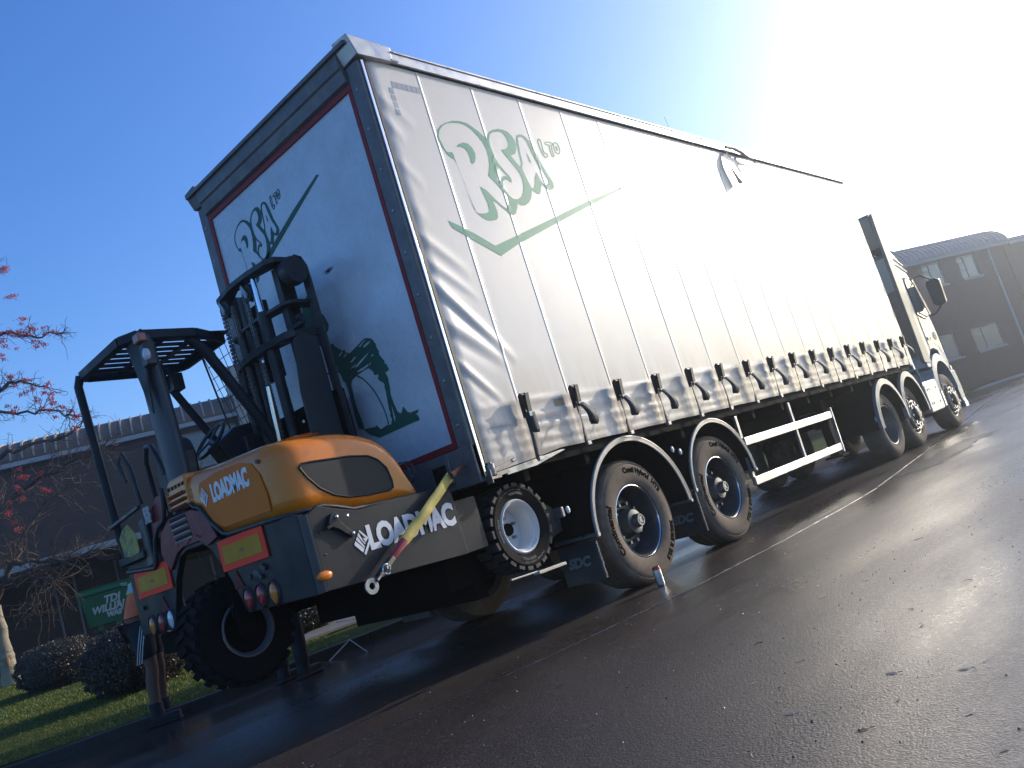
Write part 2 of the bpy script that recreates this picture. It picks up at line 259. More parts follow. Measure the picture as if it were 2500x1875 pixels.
HMESH = [(-1.241, 1.546), (-1.217, 1.567), (-1.142, 1.568), (-0.862, 1.557), (-0.718, 1.537), (-0.644, 1.5), (-0.59, 1.435), (-0.572, 1.347), (-0.579, 1.298), (-0.615, 1.285), (-0.787, 1.288), (-0.946, 1.305), (-1.046, 1.338), (-1.135, 1.397), (-1.205, 1.48)]
SIDETXT = [(-0.93, 0.955), (-0.282, 0.973), (-0.923, 1.066), (-0.283, 1.064), (-1.028, 1.006), (-1.095, 1.006), (-1.025, 0.936), (-0.949, 1.008), (-1.022, 1.076)]
REARTXT = [(1.003, 1.561), (0.547, 1.529), (1.002, 1.627), (0.537, 1.631), (1.119, 1.599)]
LIGHTS = [(0.882, 0.876), (0.72, 0.879), (0.573, 0.871), (2.273, 0.891), (2.112, 0.894), (1.962, 0.9)]
ARCH = [(1.891, 0.926), (1.764, 1.14), (1.636, 1.287), (1.527, 1.316), (1.288, 1.312), (1.212, 1.269), (1.056, 1.049), (1.019, 0.803)]
RED = [(1.612, 1.332), (1.288, 1.312), (1.055, 1.266), (0.956, 1.3), (1.055, 1.375), (1.144, 1.533), (1.196, 1.545), (1.658, 1.546), (1.782, 1.498), (1.867, 1.366), (1.767, 1.341)]
RED2 = [(1.732, 1.69), (1.655, 1.673), (1.651, 1.583), (1.797, 1.531), (1.931, 1.408), (2.032, 1.412), (1.934, 1.53), (1.844, 1.632)]
YEL = [(2.343, 1.636), (2.119, 1.667), (2.055, 1.653), (2.048, 1.615), (2.108, 1.556), (2.068, 1.45), (2.353, 1.458), (2.342, 1.598)]
KEYS = [(1.876, 1.699), (1.734, 1.685), (1.766, 1.602), (1.891, 1.608)]
BUCK = [(0.637, 1.726), (0.637, 1.569), (0.632, 1.266)]
STRAPPATH = [(-0.243, 1.254), (-0.83, 0.921)]
TENS = [(0.037, 1.286), (0.335, 1.267), (-0.006, 1.184)]
CAP = [(-0.058, 4.623), (0.004, 4.467), (0.385, 4.609), (0.35, 4.486)]
PATCH = [(1.023, 1.689), (1.044, 1.635), (1.255, 1.643), (1.245, 1.701)]
BADGES = [(0.254, 1.529), (0.435, 1.53), (0.255, 1.48), (0.669, 1.532), (0.844, 1.534)]
TAPE = [(0.242, 4.335), (0.509, 4.325), (0.283, 4.059)]
TREE = {'base': (1.88, 16.98, 0.56), 'forkpts': [(1.84, 16.88, 1.26), (1.78, 16.72, 2.23)], 'limbs': [[(1.78, 16.72, 2.23), (1.96, 16.42, 2.67), (2.16, 16.25, 3.04), (2.44, 16.11, 3.58), (2.9, 15.93, 4.1), (3.48, 15.65, 4.39)], [(1.78, 16.72, 2.23), (1.82, 16.34, 3.77), (1.79, 15.69, 5.43), (1.86, 15.14, 6.17), (2.19, 14.36, 5.8), (2.51, 13.55, 5.6), (2.77, 13.01, 5.27)], [(1.79, 15.69, 5.43), (1.8, 15.15, 7.09), (1.9, 14.63, 7.54), (2.28, 13.89, 7.42), (2.56, 13.47, 7.12), (2.81, 12.89, 7.0)], [(1.8, 15.15, 7.09), (1.8, 14.87, 8.37), (2.01, 14.31, 9.06), (2.3, 13.87, 8.79)], [(1.82, 16.34, 3.77), (2.17, 15.81, 4.31), (2.61, 15.24, 4.54), (3.17, 14.84, 4.71), (3.64, 14.43, 4.8)], [(2.16, 16.25, 3.04), (2.45, 15.79, 2.88), (2.85, 15.36, 2.7), (3.21, 14.92, 2.75)], [(1.81, 15.76, 5.0), (2.19, 15.26, 5.26), (2.6, 14.78, 5.24), (3.01, 14.31, 5.19), (3.26, 13.97, 5.37)], [(1.86, 15.14, 6.17), (2.05, 14.55, 6.41), (2.3, 14.09, 6.42), (2.58, 13.67, 6.12)], [(1.96, 16.42, 2.67), (2.33, 15.82, 2.65), (2.53, 15.35, 2.34), (2.29, 15.87, 1.96)]], 'berries': [(2.36, 13.8, 8.8), (2.34, 13.84, 8.72), (2.37, 13.63, 8.11), (2.39, 13.57, 7.57), (2.38, 13.61, 7.48), (2.32, 13.7, 7.33), (2.19, 13.85, 7.4), (2.36, 13.52, 7.24), (2.49, 13.36, 7.26), (2.59, 13.1, 7.2), (2.59, 13.14, 7.08), (2.77, 12.94, 7.0), (2.33, 13.56, 7.21), (2.49, 13.42, 7.03), (2.57, 13.21, 6.87), (2.45, 13.34, 6.88), (2.13, 14.1, 7.29), (2.15, 14.1, 7.19), (2.09, 14.2, 7.03), (2.11, 14.2, 6.94), (2.12, 14.07, 7.45), (2.14, 14.1, 6.54), (2.17, 14.1, 6.33), (2.34, 13.65, 6.11), (2.5, 13.46, 6.06), (2.5, 13.49, 5.95), (2.57, 13.42, 5.89), (2.28, 13.82, 6.34), (2.16, 13.87, 6.05), (2.35, 13.68, 5.91), (2.37, 13.67, 5.85), (2.41, 13.67, 5.65), (2.51, 13.56, 5.58), (2.64, 13.26, 5.54), (2.67, 13.1, 5.4), (2.73, 13.03, 5.39), (2.76, 13.03, 5.26), (2.53, 13.43, 5.4), (2.09, 14.0, 5.84), (2.03, 14.09, 5.78), (2.44, 15.41, 4.66), (2.61, 15.24, 4.54), (2.31, 15.6, 4.51), (2.73, 15.17, 4.23)]}
HEDGE1 = {'c': (1.15, 12.03, 0.7)}
HEDGE2 = {'c': (0.23, 6.91, 0.53)}
LEAF = [(-0.959, -2.349), (-1.172, -2.248), (-1.278, -2.421), (-1.545, -2.564), (-1.215, -2.808), (-1.715, -2.876), (-0.645, -2.75), (-1.483, -2.909), (-1.638, -3.161), (-0.857, -2.498), (1.385, -2.165), (0.15, -2.013), (-0.355, -2.62), (1.065, -1.59), (0.389, -2.158), (-1.873, -2.585), (-1.243, -3.056), (-1.896, -3.302)]
# ================================================================== SETTING
def asphalt():
    m = bpy.data.materials.new('wet_asphalt'); m.use_nodes = True; t = m.node_tree; n = t.nodes; b = n['Principled BSDF']; L = t.links.new
    tc = n.new('ShaderNodeTexCoord')
    def noise(sc, det=6, rough=.6, vec=None):
        x = n.new('ShaderNodeTexNoise'); x.inputs['Scale'].default_value = sc; x.inputs['Detail'].default_value = det; x.inputs['Roughness'].default_value = rough
        L(vec or tc.outputs['Object'], x.inputs[0]); return x.outputs[0]
    def mr(i, a, b_, c, d):
        x = n.new('ShaderNodeMapRange'); x.inputs[1].default_value = a; x.inputs[2].default_value = b_; x.inputs[3].default_value = c; x.inputs[4].default_value = d; L(i, x.inputs[0]); return x.outputs[0]
    def math_(op, a, b_):
        x = n.new('ShaderNodeMath'); x.operation = op
        for k, v in ((0, a), (1, b_)):
            if isinstance(v, (int, float)): x.inputs[k].default_value = v
            else: L(v, x.inputs[k])
        return x.outputs[0]
    mx = n.new('ShaderNodeMix'); mx.data_type = 'RGBA'; mx.inputs[6].default_value = (.022,.018,.016,1); mx.inputs[7].default_value = (.045,.032,.026,1)
    L(mr(noise(.55), .35, .65, 0, 1), mx.inputs[0])
    vor = n.new('ShaderNodeTexVoronoi'); vor.inputs['Scale'].default_value = 130; L(tc.outputs['Object'], vor.inputs[0])
    sep0 = n.new('ShaderNodeSeparateColor'); L(vor.outputs['Color'], sep0.inputs[0])
    mx2 = n.new('ShaderNodeMix'); mx2.data_type = 'RGBA'; L(mx.outputs[2], mx2.inputs[6]); mx2.inputs[7].default_value = (.10,.085,.075,1)
    L(mr(sep0.outputs[0], .72, 1, 0, .8), mx2.inputs[0]); L(mx2.outputs[2], b.inputs['Base Color'])
    sep = n.new('ShaderNodeSeparateXYZ'); L(tc.outputs['Object'], sep.inputs[0])
    mp = n.new('ShaderNodeMapping'); mp.inputs['Scale'].default_value = (.35, 1.3, 1); L(tc.outputs['Object'], mp.inputs[0])
    wet = mr(noise(.9, 4, .55, mp.outputs[0]), .40, .62, 0, 1)
    gut = mr(sep.outputs[1], 1.2, 3.0, 0, .8)               # the gutter by the kerb holds water
    wet2 = math_('MINIMUM', math_('ADD', math_('MULTIPLY', wet, .45), gut), 1.0)
    rough = mr(wet2, 0, 1, .42, .12)
    L(math_('ADD', rough, mr(noise(30), .3, .7, -.05, .05)), b.inputs['Roughness'])
    b.inputs['Specular IOR Level'].default_value = .5
    bp = n.new('ShaderNodeBump'); bp.inputs['Distance'].default_value = .003
    L(mr(wet2, 0, 1, .55, .07), bp.inputs['Strength'])
    h = math_('ADD', math_('MULTIPLY', vor.outputs['Distance'], .8), noise(70, 4, .6)); L(h, bp.inputs['Height'])
    L(bp.outputs[0], b.inputs['Normal'])
    MATS['wet_asphalt'] = m; return m
road_m = asphalt()
def hz(x, y):
    if y < 4.2: return .1
    z = .1+.034*(min(y, 16.5)-4.2)
    if y > 16.5: z += .4*min(1, (y-16.5)/3.5)
    return z
tag(MB().add([(-500,-500,-.03),(900,-500,-.03),(900,900,-.03),(-500,900,-.03)], [(0,1,2,3)]).build('ground', mat('far_ground', (.05,.06,.03), .9), smooth=0), kind='structure')
def kerb_y(x): return 4.06 + (.55*(-x)**1.4*.55 if x < 0 else -.05*min(x, 3)+.012*max(0, x-6))
rd = MB(); xs = [-14+i*1.0 for i in range(9)]+[-5+.25*i for i in range(60)]+[10+2*i for i in range(41)]
for i, x in enumerate(xs):
    rd.v += [(x, -40, 0), (x, kerb_y(x)+.02 if x > -6 else kerb_y(-6)+.02, 0)]
for i in range(len(xs)-1): rd.f.append((2*i, 2*i+2, 2*i+3, 2*i+1))
tag(rd.build('road', road_m, smooth=0), kind='structure')
# tarmac joint: a thin raised bitumen bead along a long curve
SEAM = [(-4.2,.02),(-1.975,-.06),(-1.674,-.044),(-1.456,-.054),(-.951,-.181),(-.393,-.344),(-.053,-.407),(1.152,-.60),(2.546,-.69),(3.956,-.73),(4.943,-.706),(8.743,-.266),(11.709,.112),(17.869,.956),(27.6,1.9),(45,3)]
def seam_at(s):
    for (a, b), (c, d) in zip(SEAM, SEAM[1:]):
        if a <= s <= c: return b+(d-b)*(s-a)/(c-a)
    return SEAM[-1][1]
sm = MB(); pts = []
x = -4.0
while x < 44: pts.append(x); x += .05 if x < 8 else .25
for i, x in enumerate(pts):
    y = seam_at(x)+rnd.uniform(-.004, .004); w_ = .006+rnd.random()*.006+(.012 if x > 8 else 0)
    h_ = .004+.004*rnd.random()
    sm.v += [(x, y-w_, .001), (x, y, h_), (x, y+w_, .001)]
for i in range(len(pts)-1):
    for k in (0, 1): sm.f.append((3*i+k, 3*i+3+k, 3*i+4+k, 3*i+1+k))
tag(sm.build('tarmac_joint', mat('bitumen', (.02,.02,.02), .25), smooth=40), kind='structure')
def scatter_stones(name, pts, r0, r1, mt, label):
    b = MB()
    for (x, y, z) in pts:
        r_ = rnd.uniform(r0, r1); a = rnd.uniform(0, 6.28); c, s_ = math.cos(a)*r_, math.sin(a)*r_
        b.add([(x+c,y+s_,z),(x-s_*.8,y+c*.8,z),(x-c,y-s_,z),(x+s_*.8,y-c*.8,z),(x,y,z+r_*.9)], [(0,1,4),(1,2,4),(2,3,4),(3,0,4)])
    return tag(b.build(name, mt, smooth=0), label, name.replace('_', ' '), kind='stuff')
stone_m = mat('glossy_grit', (.4,.38,.35), .12, coat=.6)
gp = []
for i in range(2600):
    x = rnd.uniform(-3.5, 9)
    if (math.sin(x*13.1)+math.sin(x*37.7)) > -.3 or rnd.random() < .2:
        gp.append((x, seam_at(x)+rnd.gauss(0, .006), .002))
scatter_stones('grit', gp, .001, .003, stone_m, 'shiny loose grit lying along the tarmac joint')
gp = []
for i in range(1100):
    x = rnd.uniform(-3.2, 6); gp.append((x, rnd.uniform(-4, .8), .001))
scatter_stones('small_stones', gp, .002, .006, mat('dark_grit', (.06,.055,.05), .4), 'small loose stones scattered over the wet asphalt')
# paler mottled patch beyond the tractor
patch_m = mat('pale_patch', (.06,.052,.047), .5, spec=.3, noise=(2,.9,(.03,.025,.022)), bump=(50,.3,.003))
pp = [(x, -.66-.02*(x-6)+.03*math.sin(x*5)+.02*math.sin(x*13), .004) for x in [5.6+.15*k for k in range(22)]]+[(x, -1.12+.05*math.sin(x*4+1)+.03*math.sin(x*11), .004) for x in [8.9-.15*k for k in range(20)]]
tag(MB().add(pp, [tuple(range(len(pp)))]).build('road_patch', patch_m, smooth=0), kind='structure')
# kerb: each stone its own piece
kerb_m = mat('kerb_concrete', (.04,.038,.035), .7, spec=.2, noise=[(5,.6,(.025,.024,.021)),(30,.4,(.06,.055,.05))], bump=(40,.3,.004))
kerb = bpy.data.objects.new('kerb', None); COL.objects.link(kerb); kerb['kind'] = 'structure'; ORG['kerb'] = (0,0,0)
ks = MB().box(-.452, .452, 0, .125, -.05, .1).build('kerb_stone', kerb_m, kerb, bevel=.012)
x = -5.6; first = True
while x < 26:
    y0, y1 = kerb_y(x), kerb_y(x+.915); a = math.atan2(y1-y0, .915)
    M = Matrix.Translation((x+.457, (y0+y1)/2, rnd.uniform(-.003,.003))) @ Matrix.Rotation(a, 4, 'Z')
    if first: ks.matrix_basis = M; first = False
    else: sharecopy(ks, 'kerb_stone', kerb, M)
    x += .915*math.cos(a)
# lawn terrain
grass_soil = mat('lawn_soil', (.04,.055,.012), .95, spec=.05, noise=[(.8,.6,(.055,.068,.014)),(9,.5,(.03,.032,.012))], bump=(30,.5,.02))
def grid(name, x0, x1, nx, y0f, y1, ny, mt, dz=0):
    b = MB()
    for i in range(nx+1):
        x = x0+(x1-x0)*i/nx; ya = y0f(x)
        for j in range(ny+1):
            y = ya+(y1-ya)*j/ny; b.v.append((x, y, hz(x, y)+dz+.02*math.sin(x*.9)*math.sin(y*.7)*(1 if y > 5 else 0)))
    for i in range(nx):
        for j in range(ny): a = i*(ny+1)+j; b.f.append((a, a+ny+1, a+ny+2, a+1))
    return tag(b.build(name, mt, smooth=60), kind='structure')
grid('lawn', -14, 60, 74, lambda x: kerb_y(max(x, -6))+.127, 60, 70, grass_soil, -.012)
# pavement slabs: every slab a piece
pav = bpy.data.objects.new('pavement', None); COL.objects.link(pav); pav['kind'] = 'structure'; ORG['pavement'] = (0,0,0)
slab_m = mat('paving_slab', (.13,.115,.10), .6, noise=[(1.5,.6,(.13,.12,.11)),(20,.4,(.26,.24,.21))], bump=(35,.3,.004))
slab = None
for j in range(15):
    y = 5.6+j*.61
    for i in range(17):
        x = 2.1+.18*j+i*.91+(j % 2)*.3
        if x > 14 : continue
        M = Matrix.Translation((x, y, hz(x, y)+.028+rnd.uniform(0,.006))) @ Matrix.Rotation(math.atan(.034), 4, 'X') @ Matrix.Rotation(rnd.uniform(-.006,.006), 4, 'Y')
        if slab is None: slab = MB().box(-.445,.445,-.296,.296,-.04,0).build('paving_slab', slab_m, pav, smooth=0, bevel=.006, seg=1); slab.matrix_basis = M
        else: sharecopy(slab, 'paving_slab', pav, M)
# grass blades
rs = np.random.RandomState(3)
N = 110000
gx = rs.uniform(-5, 4.2, N); gy = 4.3+rs.beta(1.0, 1.5, N)*13; ok = (gx < 1.95+.295*(gy-5.3)) & (gy > np.array([kerb_y(max(a, -6)) for a in gx])+.15)
gx, gy = gx[ok], gy[ok]; N = len(gx)
gz = np.array([hz(a, b) for a, b in zip(gx, gy)])-.01
ang = rs.uniform(0, 6.283, N); hh = rs.uniform(.014, .042, N); ww = rs.uniform(.002, .005, N)*(1+gy/12); ln = rs.normal(0, .02, (N, 2))
V = np.empty((N, 3, 3)); V[:,0] = np.c_[gx+np.cos(ang)*ww, gy+np.sin(ang)*ww, gz]; V[:,1] = np.c_[gx-np.cos(ang)*ww, gy-np.sin(ang)*ww, gz]
V[:,2] = np.c_[gx+ln[:,0], gy+ln[:,1], gz+hh]
me = bpy.data.meshes.new('grass'); me.from_pydata(V.reshape(-1,3).tolist(), [], np.arange(N*3).reshape(-1,3).tolist())
def leafmat(name, c1, c2, sc=2.5, tr=.25, rough=.55):
    m = bpy.data.materials.new(name); m.use_nodes = True; t = m.node_tree; n = t.nodes; b = n['Principled BSDF']
    tc = n.new('ShaderNodeTexCoord'); tx = n.new('ShaderNodeTexNoise'); tx.inputs['Scale'].default_value = sc; tx.inputs['Detail'].default_value = 8; tx.inputs['Roughness'].default_value = .8
    t.links.new(tc.outputs['Object'], tx.inputs[0]); mx = n.new('ShaderNodeMix'); mx.data_type = 'RGBA'; mx.inputs[6].default_value = (*c1, 1); mx.inputs[7].default_value = (*c2, 1)
    mr = n.new('ShaderNodeMapRange'); mr.inputs[1].default_value = .38; mr.inputs[2].default_value = .62; t.links.new(tx.outputs[0], mr.inputs[0]); t.links.new(mr.outputs[0], mx.inputs[0])
    t.links.new(mx.outputs[2], b.inputs['Base Color']); b.inputs['Roughness'].default_value = rough
    tl = n.new('ShaderNodeBsdfTranslucent'); t.links.new(mx.outputs[2], tl.inputs[0]); ms = n.new('ShaderNodeMixShader'); ms.inputs[0].default_value = tr
    t.links.new(b.outputs[0], ms.inputs[1]); t.links.new(tl.outputs[0], ms.inputs[2]); t.links.new(ms.outputs[0], n['Material Output'].inputs[0])
    MATS[name] = m; return m
me.materials.append(leafmat('grass_blades', (.08,.12,.010), (.15,.17,.022), 1.2, .35))
g = bpy.data.objects.new('grass', me); COL.objects.link(g); tag(g, 'short mown grass on the verge beside the kerb', 'grass', kind='stuff')

# ------------------------------------------------------------------ buildings
brick_d = None
def brickmat(name, c1, c2, mortar):
    m = bpy.data.materials.new(name); m.use_nodes = True; t = m.node_tree; n = t.nodes; b = n['Principled BSDF']
    tc = n.new('ShaderNodeTexCoord'); mp = n.new('ShaderNodeMapping'); mp.inputs['Rotation'].default_value = (R(90), 0, 0)
    t.links.new(tc.outputs['Object'], mp.inputs[0])
    br = n.new('ShaderNodeTexBrick'); br.inputs['Color1'].default_value = (*c1,1); br.inputs['Color2'].default_value = (*c2,1); br.inputs['Mortar'].default_value = (*mortar,1)
    br.inputs['Scale'].default_value = 1; br.inputs['Brick Width'].default_value = .225; br.inputs['Row Height'].default_value = .075; br.inputs['Mortar Size'].default_value = .009
    t.links.new(mp.outputs[0], br.inputs[0])
    tx = n.new('ShaderNodeTexNoise'); tx.inputs['Scale'].default_value = .7; tx.inputs['Detail'].default_value = 6; t.links.new(tc.outputs['Object'], tx.inputs[0])
    mx = n.new('ShaderNodeMix'); mx.data_type = 'RGBA'; mx.blend_type = 'MULTIPLY'; mx.inputs[7].default_value = (.6,.58,.56,1)
    t.links.new(tx.outputs[0], mx.inputs[0]); t.links.new(br.outputs[0], mx.inputs[6]); t.links.new(mx.outputs[2], b.inputs['Base Color'])
    bp = n.new('ShaderNodeBump'); bp.inputs['Strength'].default_value = .5; bp.inputs['Distance'].default_value = .008; bp.invert = True
    t.links.new(br.outputs['Fac'], bp.inputs['Height']); t.links.new(bp.outputs[0], b.inputs['Normal']); b.inputs['Roughness'].default_value = .8
    return m
brick_red = brickmat('red_brick', (.15,.042,.032), (.11,.034,.028), (.09,.075,.065))
brick_brn = brickmat('brown_brick', (.095,.05,.034), (.07,.038,.027), (.08,.065,.052))
roof_m = mat('roof_sheet', (.14,.105,.08), .75, spec=.12, noise=[(1.2,.6,(.09,.068,.052)),(9,.4,(.18,.14,.11))], bump=(20,.2,.004))
roof_m2 = mat('blue_grey_roof_sheet', (.13,.16,.19), .45, metal=.2, noise=(1.2,.5,(.1,.12,.14)))
frame_w = mat('window_frame', (.26,.26,.245), .5, noise=(8,.4,(.28,.27,.25)))
glassw = mat('window_glass', (.03,.06,.07), .05, spec=1.0, coat=.5)
dark_in = mat('dark_interior', (.012,.012,.013), .9)
fascia_m = mat('fascia_board', (.3,.31,.33), .5, noise=(3,.3,(.22,.23,.24)))
BD = Vector((math.cos(R(-27)), math.sin(R(-27)), 0)); BN = Vector((-BD.y, BD.x, 0))
def building(name, P0, label, zg, top, eave, u0, u1, windows, wall_m, rm, zoff=0, ucroft=None):
    """local frame: x = along the facade, y = into the building, z = up"""
    o = bpy.data.objects.new(name, None); COL.objects.link(o)
    o.location = (P0[0], P0[1], zg); o.rotation_euler = (0, 0, R(-27)); ORG[o.name] = (0,0,0); tag(o, label, 'building')
    H = eave-zg; T = top-zg
    wall = MB()
    ops = sorted(windows+([ucroft] if ucroft else []))       # (ua, ub, za, zb)
    us = sorted({u0, u1}|{w_[0] for w_ in ops}|{w_[1] for w_ in ops}); zs = sorted({-.3, H}|{w_[2] for w_ in ops}|{w_[3] for w_ in ops})
    for a, b in zip(us, us[1:]):
        for c, d in zip(zs, zs[1:]):
            mu, mz = (a+b)/2, (c+d)/2
            if any(w_[0] < mu < w_[1] and w_[2] < mz < w_[3] for w_ in ops): continue
            wall.add([(a,0,c),(b,0,c),(b,0,d),(a,0,d)], [(0,1,2,3)])
    for (a, b, c, d) in windows:
        wall.add([(a,0,c),(a,.12,c),(a,.12,d),(a,0,d)], [(0,1,2,3)]); wall.add([(b,0,c),(b,.12,c),(b,.12,d),(b,0,d)], [(0,1,2,3)])
        wall.add([(a,0,d),(b,0,d),(b,.12,d),(a,.12,d)], [(0,1,2,3)]); wall.add([(a,0,c),(b,0,c),(b,.12,c),(a,.12,c)], [(0,1,2,3)])
    wall.add([(u0,0,-.3),(u0,8,-.3),(u0,8,H),(u0,0,H)], [(0,1,2,3)]); wall.add([(u1,0,-.3),(u1,8,-.3),(u1,8,H),(u1,0,H)], [(0,1,2,3)])
    wall.add([(u0,8,-.3),(u1,8,-.3),(u1,8,H),(u0,8,H)], [(0,1,2,3)])
    wall.build('wall', wall_m, o, smooth=0)
    prof = [(-.32, H), (-.34, H+.05)]+[(-.34+ (1-math.cos(R(a)))*1.5, H+.05+(T-H-.05)*math.sin(R(a))) for a in (10,20,35,50,70,90)]+[(7, T), (8.3, H)]
    rb = MB(); rb.prism([(p[0], p[1]) for p in prof], 'x', u0-.1, u1+.1); rb.build('roof', rm, o, smooth=40)
    rib = None; u = u0
    while u < u1:
        if rib is None:
            rb = MB(); pr = [(p[0], p[1]) for p in prof[1:8]]; out = [(p[0]-.012, p[1]+.045) for p in pr]
            rb.prism(pr+out[::-1], 'x', -.022, .022); rib = rb.build('roof_rib', rm if name != 'brick_building' else mat('pale_rib', (.3,.28,.25), .5), o, smooth=0); rib.matrix_basis = Matrix.Translation((u,0,0))
        elif (-3 < u < 10): sharecopy(rib, 'roof_rib', o, Matrix.Translation((u,0,0)))
        u += .29
    MB().box(u0, u1, -.345, -.245, H-.14, H-.004).build('gutter', fascia_m if name != 'office_building' else roof_m2, o, smooth=0, bevel=.02)
    for (a, b, c, d) in windows:
        f = MB(); t_ = .055
        f.box(a, b, .05, .1, c, c+t_).box(a, b, .05, .1, d-t_, d).box(a, a+t_, .05, .1, c+t_, d-t_).box(b-t_, b, .05, .1, c+t_, d-t_)
        mu = a+(b-a)*.4; f.box(mu-.03, mu+.03, .045, .1, c+t_, d-t_); f.box(a+t_, mu-.03, .05, .1, c+(d-c)*.68, c+(d-c)*.68+.04)
        fr = f.build('window', frame_w, o, smooth=0)
        MB().box(a+.02, b-.02, .075, .085, c+.02, d-.02).build('pane', glassw, fr, smooth=0)
        MB().box(a-.06, b+.06, -.05, .06, c-.07, c-.002).build('sill', frame_w, fr, smooth=0)
        MB().box(a+.03, b-.03, .5, .52, c-.1, d+.1).build('room_interior', dark_in, fr, smooth=0)
    return o, H, T
zg1 = .86
wL = [(2.87, 4.78, 4.97-zg1, 6.03-zg1), (-4.6, -3.2, 4.97-zg1, 6.03-zg1), (7.2, 9.0, 4.97-zg1, 6.03-zg1)]
bl, H, T = building('brick_building', (5.54, 21.21), 'low brown brick building behind the forklift with ribbed curved roof and dark open undercroft', zg1, 7.08, 6.3, -12, 16, wL, brick_brn, roof_m, ucroft=(-7, 6.5, -.3, 3.3-zg1))
MB().box(-7, 6.5, -.9, .02, 3.24-zg1, 3.42-zg1).build('canopy', fascia_m, bl, smooth=0, bevel=.01)
MB().box(-7, 6.5, -.88, 2.6, 3.19-zg1, 3.237-zg1).build('canopy_soffit', dark_in, bl, smooth=0)
MB().box(-7, 6.5, 2.6, 2.7, -.3, 3.23-zg1).build('recess_wall', brick_brn, bl, smooth=0)
MB().box(-7.1, -7, 0, 2.7, -.3, 3.23-zg1).box(6.5, 6.6, 0, 2.7, -.3, 3.23-zg1).build('return_wall', brick_brn, bl, smooth=0)
for u in (-1.3, -.75, .45, 3.2): MB().box(u-.03, u+.03, 2.52, 2.59, .3, 2.25).build('door_post', mat('weathered_frame', (.2,.21,.21), .6), bl, smooth=0)
for u in (-5.2, 5.4): MB().cyl((u,-.7,-.3), (u,-.7,3.24-zg1), .05).build('canopy_post', galv, bl)
MB().box(4.9, 6.2, -.5, 1.6, 4.4, 7.7-zg1).build('chimney', mat('pale_render', (.33,.31,.28), .8, noise=(2,.5,(.22,.2,.18))), bl, smooth=0)
zg2 = 0.0
wR = [(2.45, 3.62, 4.74, 5.8), (.25, 1.42, 4.74, 5.8), (1.66, 3.44, 1.47, 2.54), (-.7, .66, 1.49, 2.6), (-3.2, -2.0, 4.74, 5.8), (-3.4, -1.9, 1.49, 2.6)]
br, H, T = building('office_building', (35.4, 5.4), 'two storey red brick office building with curved roof beyond the lorry cab', zg2, 6.82, 5.95, -9, 5.55, wR, brick_red, roof_m2)
MB().tube([(4.45,-.12,5.8),(4.42,-.1,5.5),(4.42,-.1,0)], .05, 10).build('downpipe', mat('downpipe_paint', (.3,.34,.38), .5), br)
for (a, b, c, d) in [(.42, .47, 5.1, 5.45)]: MB().box(2.55, 2.86, .06, .07, 5.18, 5.5).build('window_notice', mat('cream_paper', (.7,.66,.5), .8), br, smooth=0)
b2, H, T = building('office_wing', (35.4, 5.4), 'flat topped brick wing at the right end of the office building', zg2, 6.16, 5.9, 5.62, 30, [(9.5,11,4.5,5.6),(9.5,11,1.5,2.6),(14,15.5,4.5,5.6)], brick_red, roof_m2)
kb2 = MB(); p = Vector((35.4,5.4,0)) - BN*.9
for s_ in (0, -.7): kb2.bar(p-BD*14+BN*s_, p+BD*24+BN*s_, .13, .14+.0*s_)
tag(kb2.build('far_kerb', mat('pale_kerb', (.32,.33,.28), .7), smooth=0), kind='structure')
tag(MB().add([tuple(p-BD*14+BN*.1+Vector((0,0,.03))), tuple(p+BD*24+BN*.1+Vector((0,0,.03))), tuple(p+BD*24+BN*1.0+Vector((0,0,.03))), tuple(p-BD*14+BN*1.0+Vector((0,0,.03)))], [(0,1,2,3)]).build('far_path', slab_m, smooth=0), kind='structure')
tag(MB().add([tuple(p-BD*20+Vector((0,0,.0))-BN*.1), tuple(p+BD*30-BN*.1), tuple(p+BD*30-BN*60), tuple(p-BD*20-BN*30)], [(0,1,2,3)]).build('yard', road_m, smooth=0), kind='structure') if False else None

# ------------------------------------------------------------------ vegetation
bark = mat('pale_bark', (.27,.24,.17), .8, noise=[(5,.7,(.13,.11,.075)),(22,.5,(.36,.33,.24))], bump=(30,.6,.012))
twig_m = mat('twigs', (.05,.036,.028), .85, spec=.2, noise=(1.3,.7,(.17,.135,.085)))
def leaves(name, fn, n, size, mt, parent, seed=1, flatten=1):
    r = np.random.RandomState(seed); pts, nr = fn(r, n)
    n = len(pts); t = r.normal(size=(n,3)); t /= np.linalg.norm(t, axis=1)[:,None]
    b_ = np.cross(t, nr+r.normal(scale=.5, size=(n,3))); b_ /= np.linalg.norm(b_, axis=1)[:,None]+1e-9
    s_ = r.uniform(.6, 1.3, n)[:,None]*size
    V = np.stack([pts-t*s_*.5, pts+b_*s_*.3, pts+t*s_*.5, pts-b_*s_*.3], 1)
    org = np.array(ORG.get(parent.name, (0,0,0))); V = V-org
    me = bpy.data.meshes.new(name); me.from_pydata(V.reshape(-1,3).tolist(), [], np.arange(n*4).reshape(-1,4).tolist()); me.materials.append(mt)
    o = bpy.data.objects.new(name, me); COL.objects.link(o); o.parent = parent; ORG[o.name] = tuple(org); o['kind'] = 'stuff'; return o
hedge_m = leafmat('hedge_leaves', (.022,.022,.01), (.075,.05,.028), 6, .15, .4)
hedge_core = mat('hedge_core', (.014,.013,.009), .95)
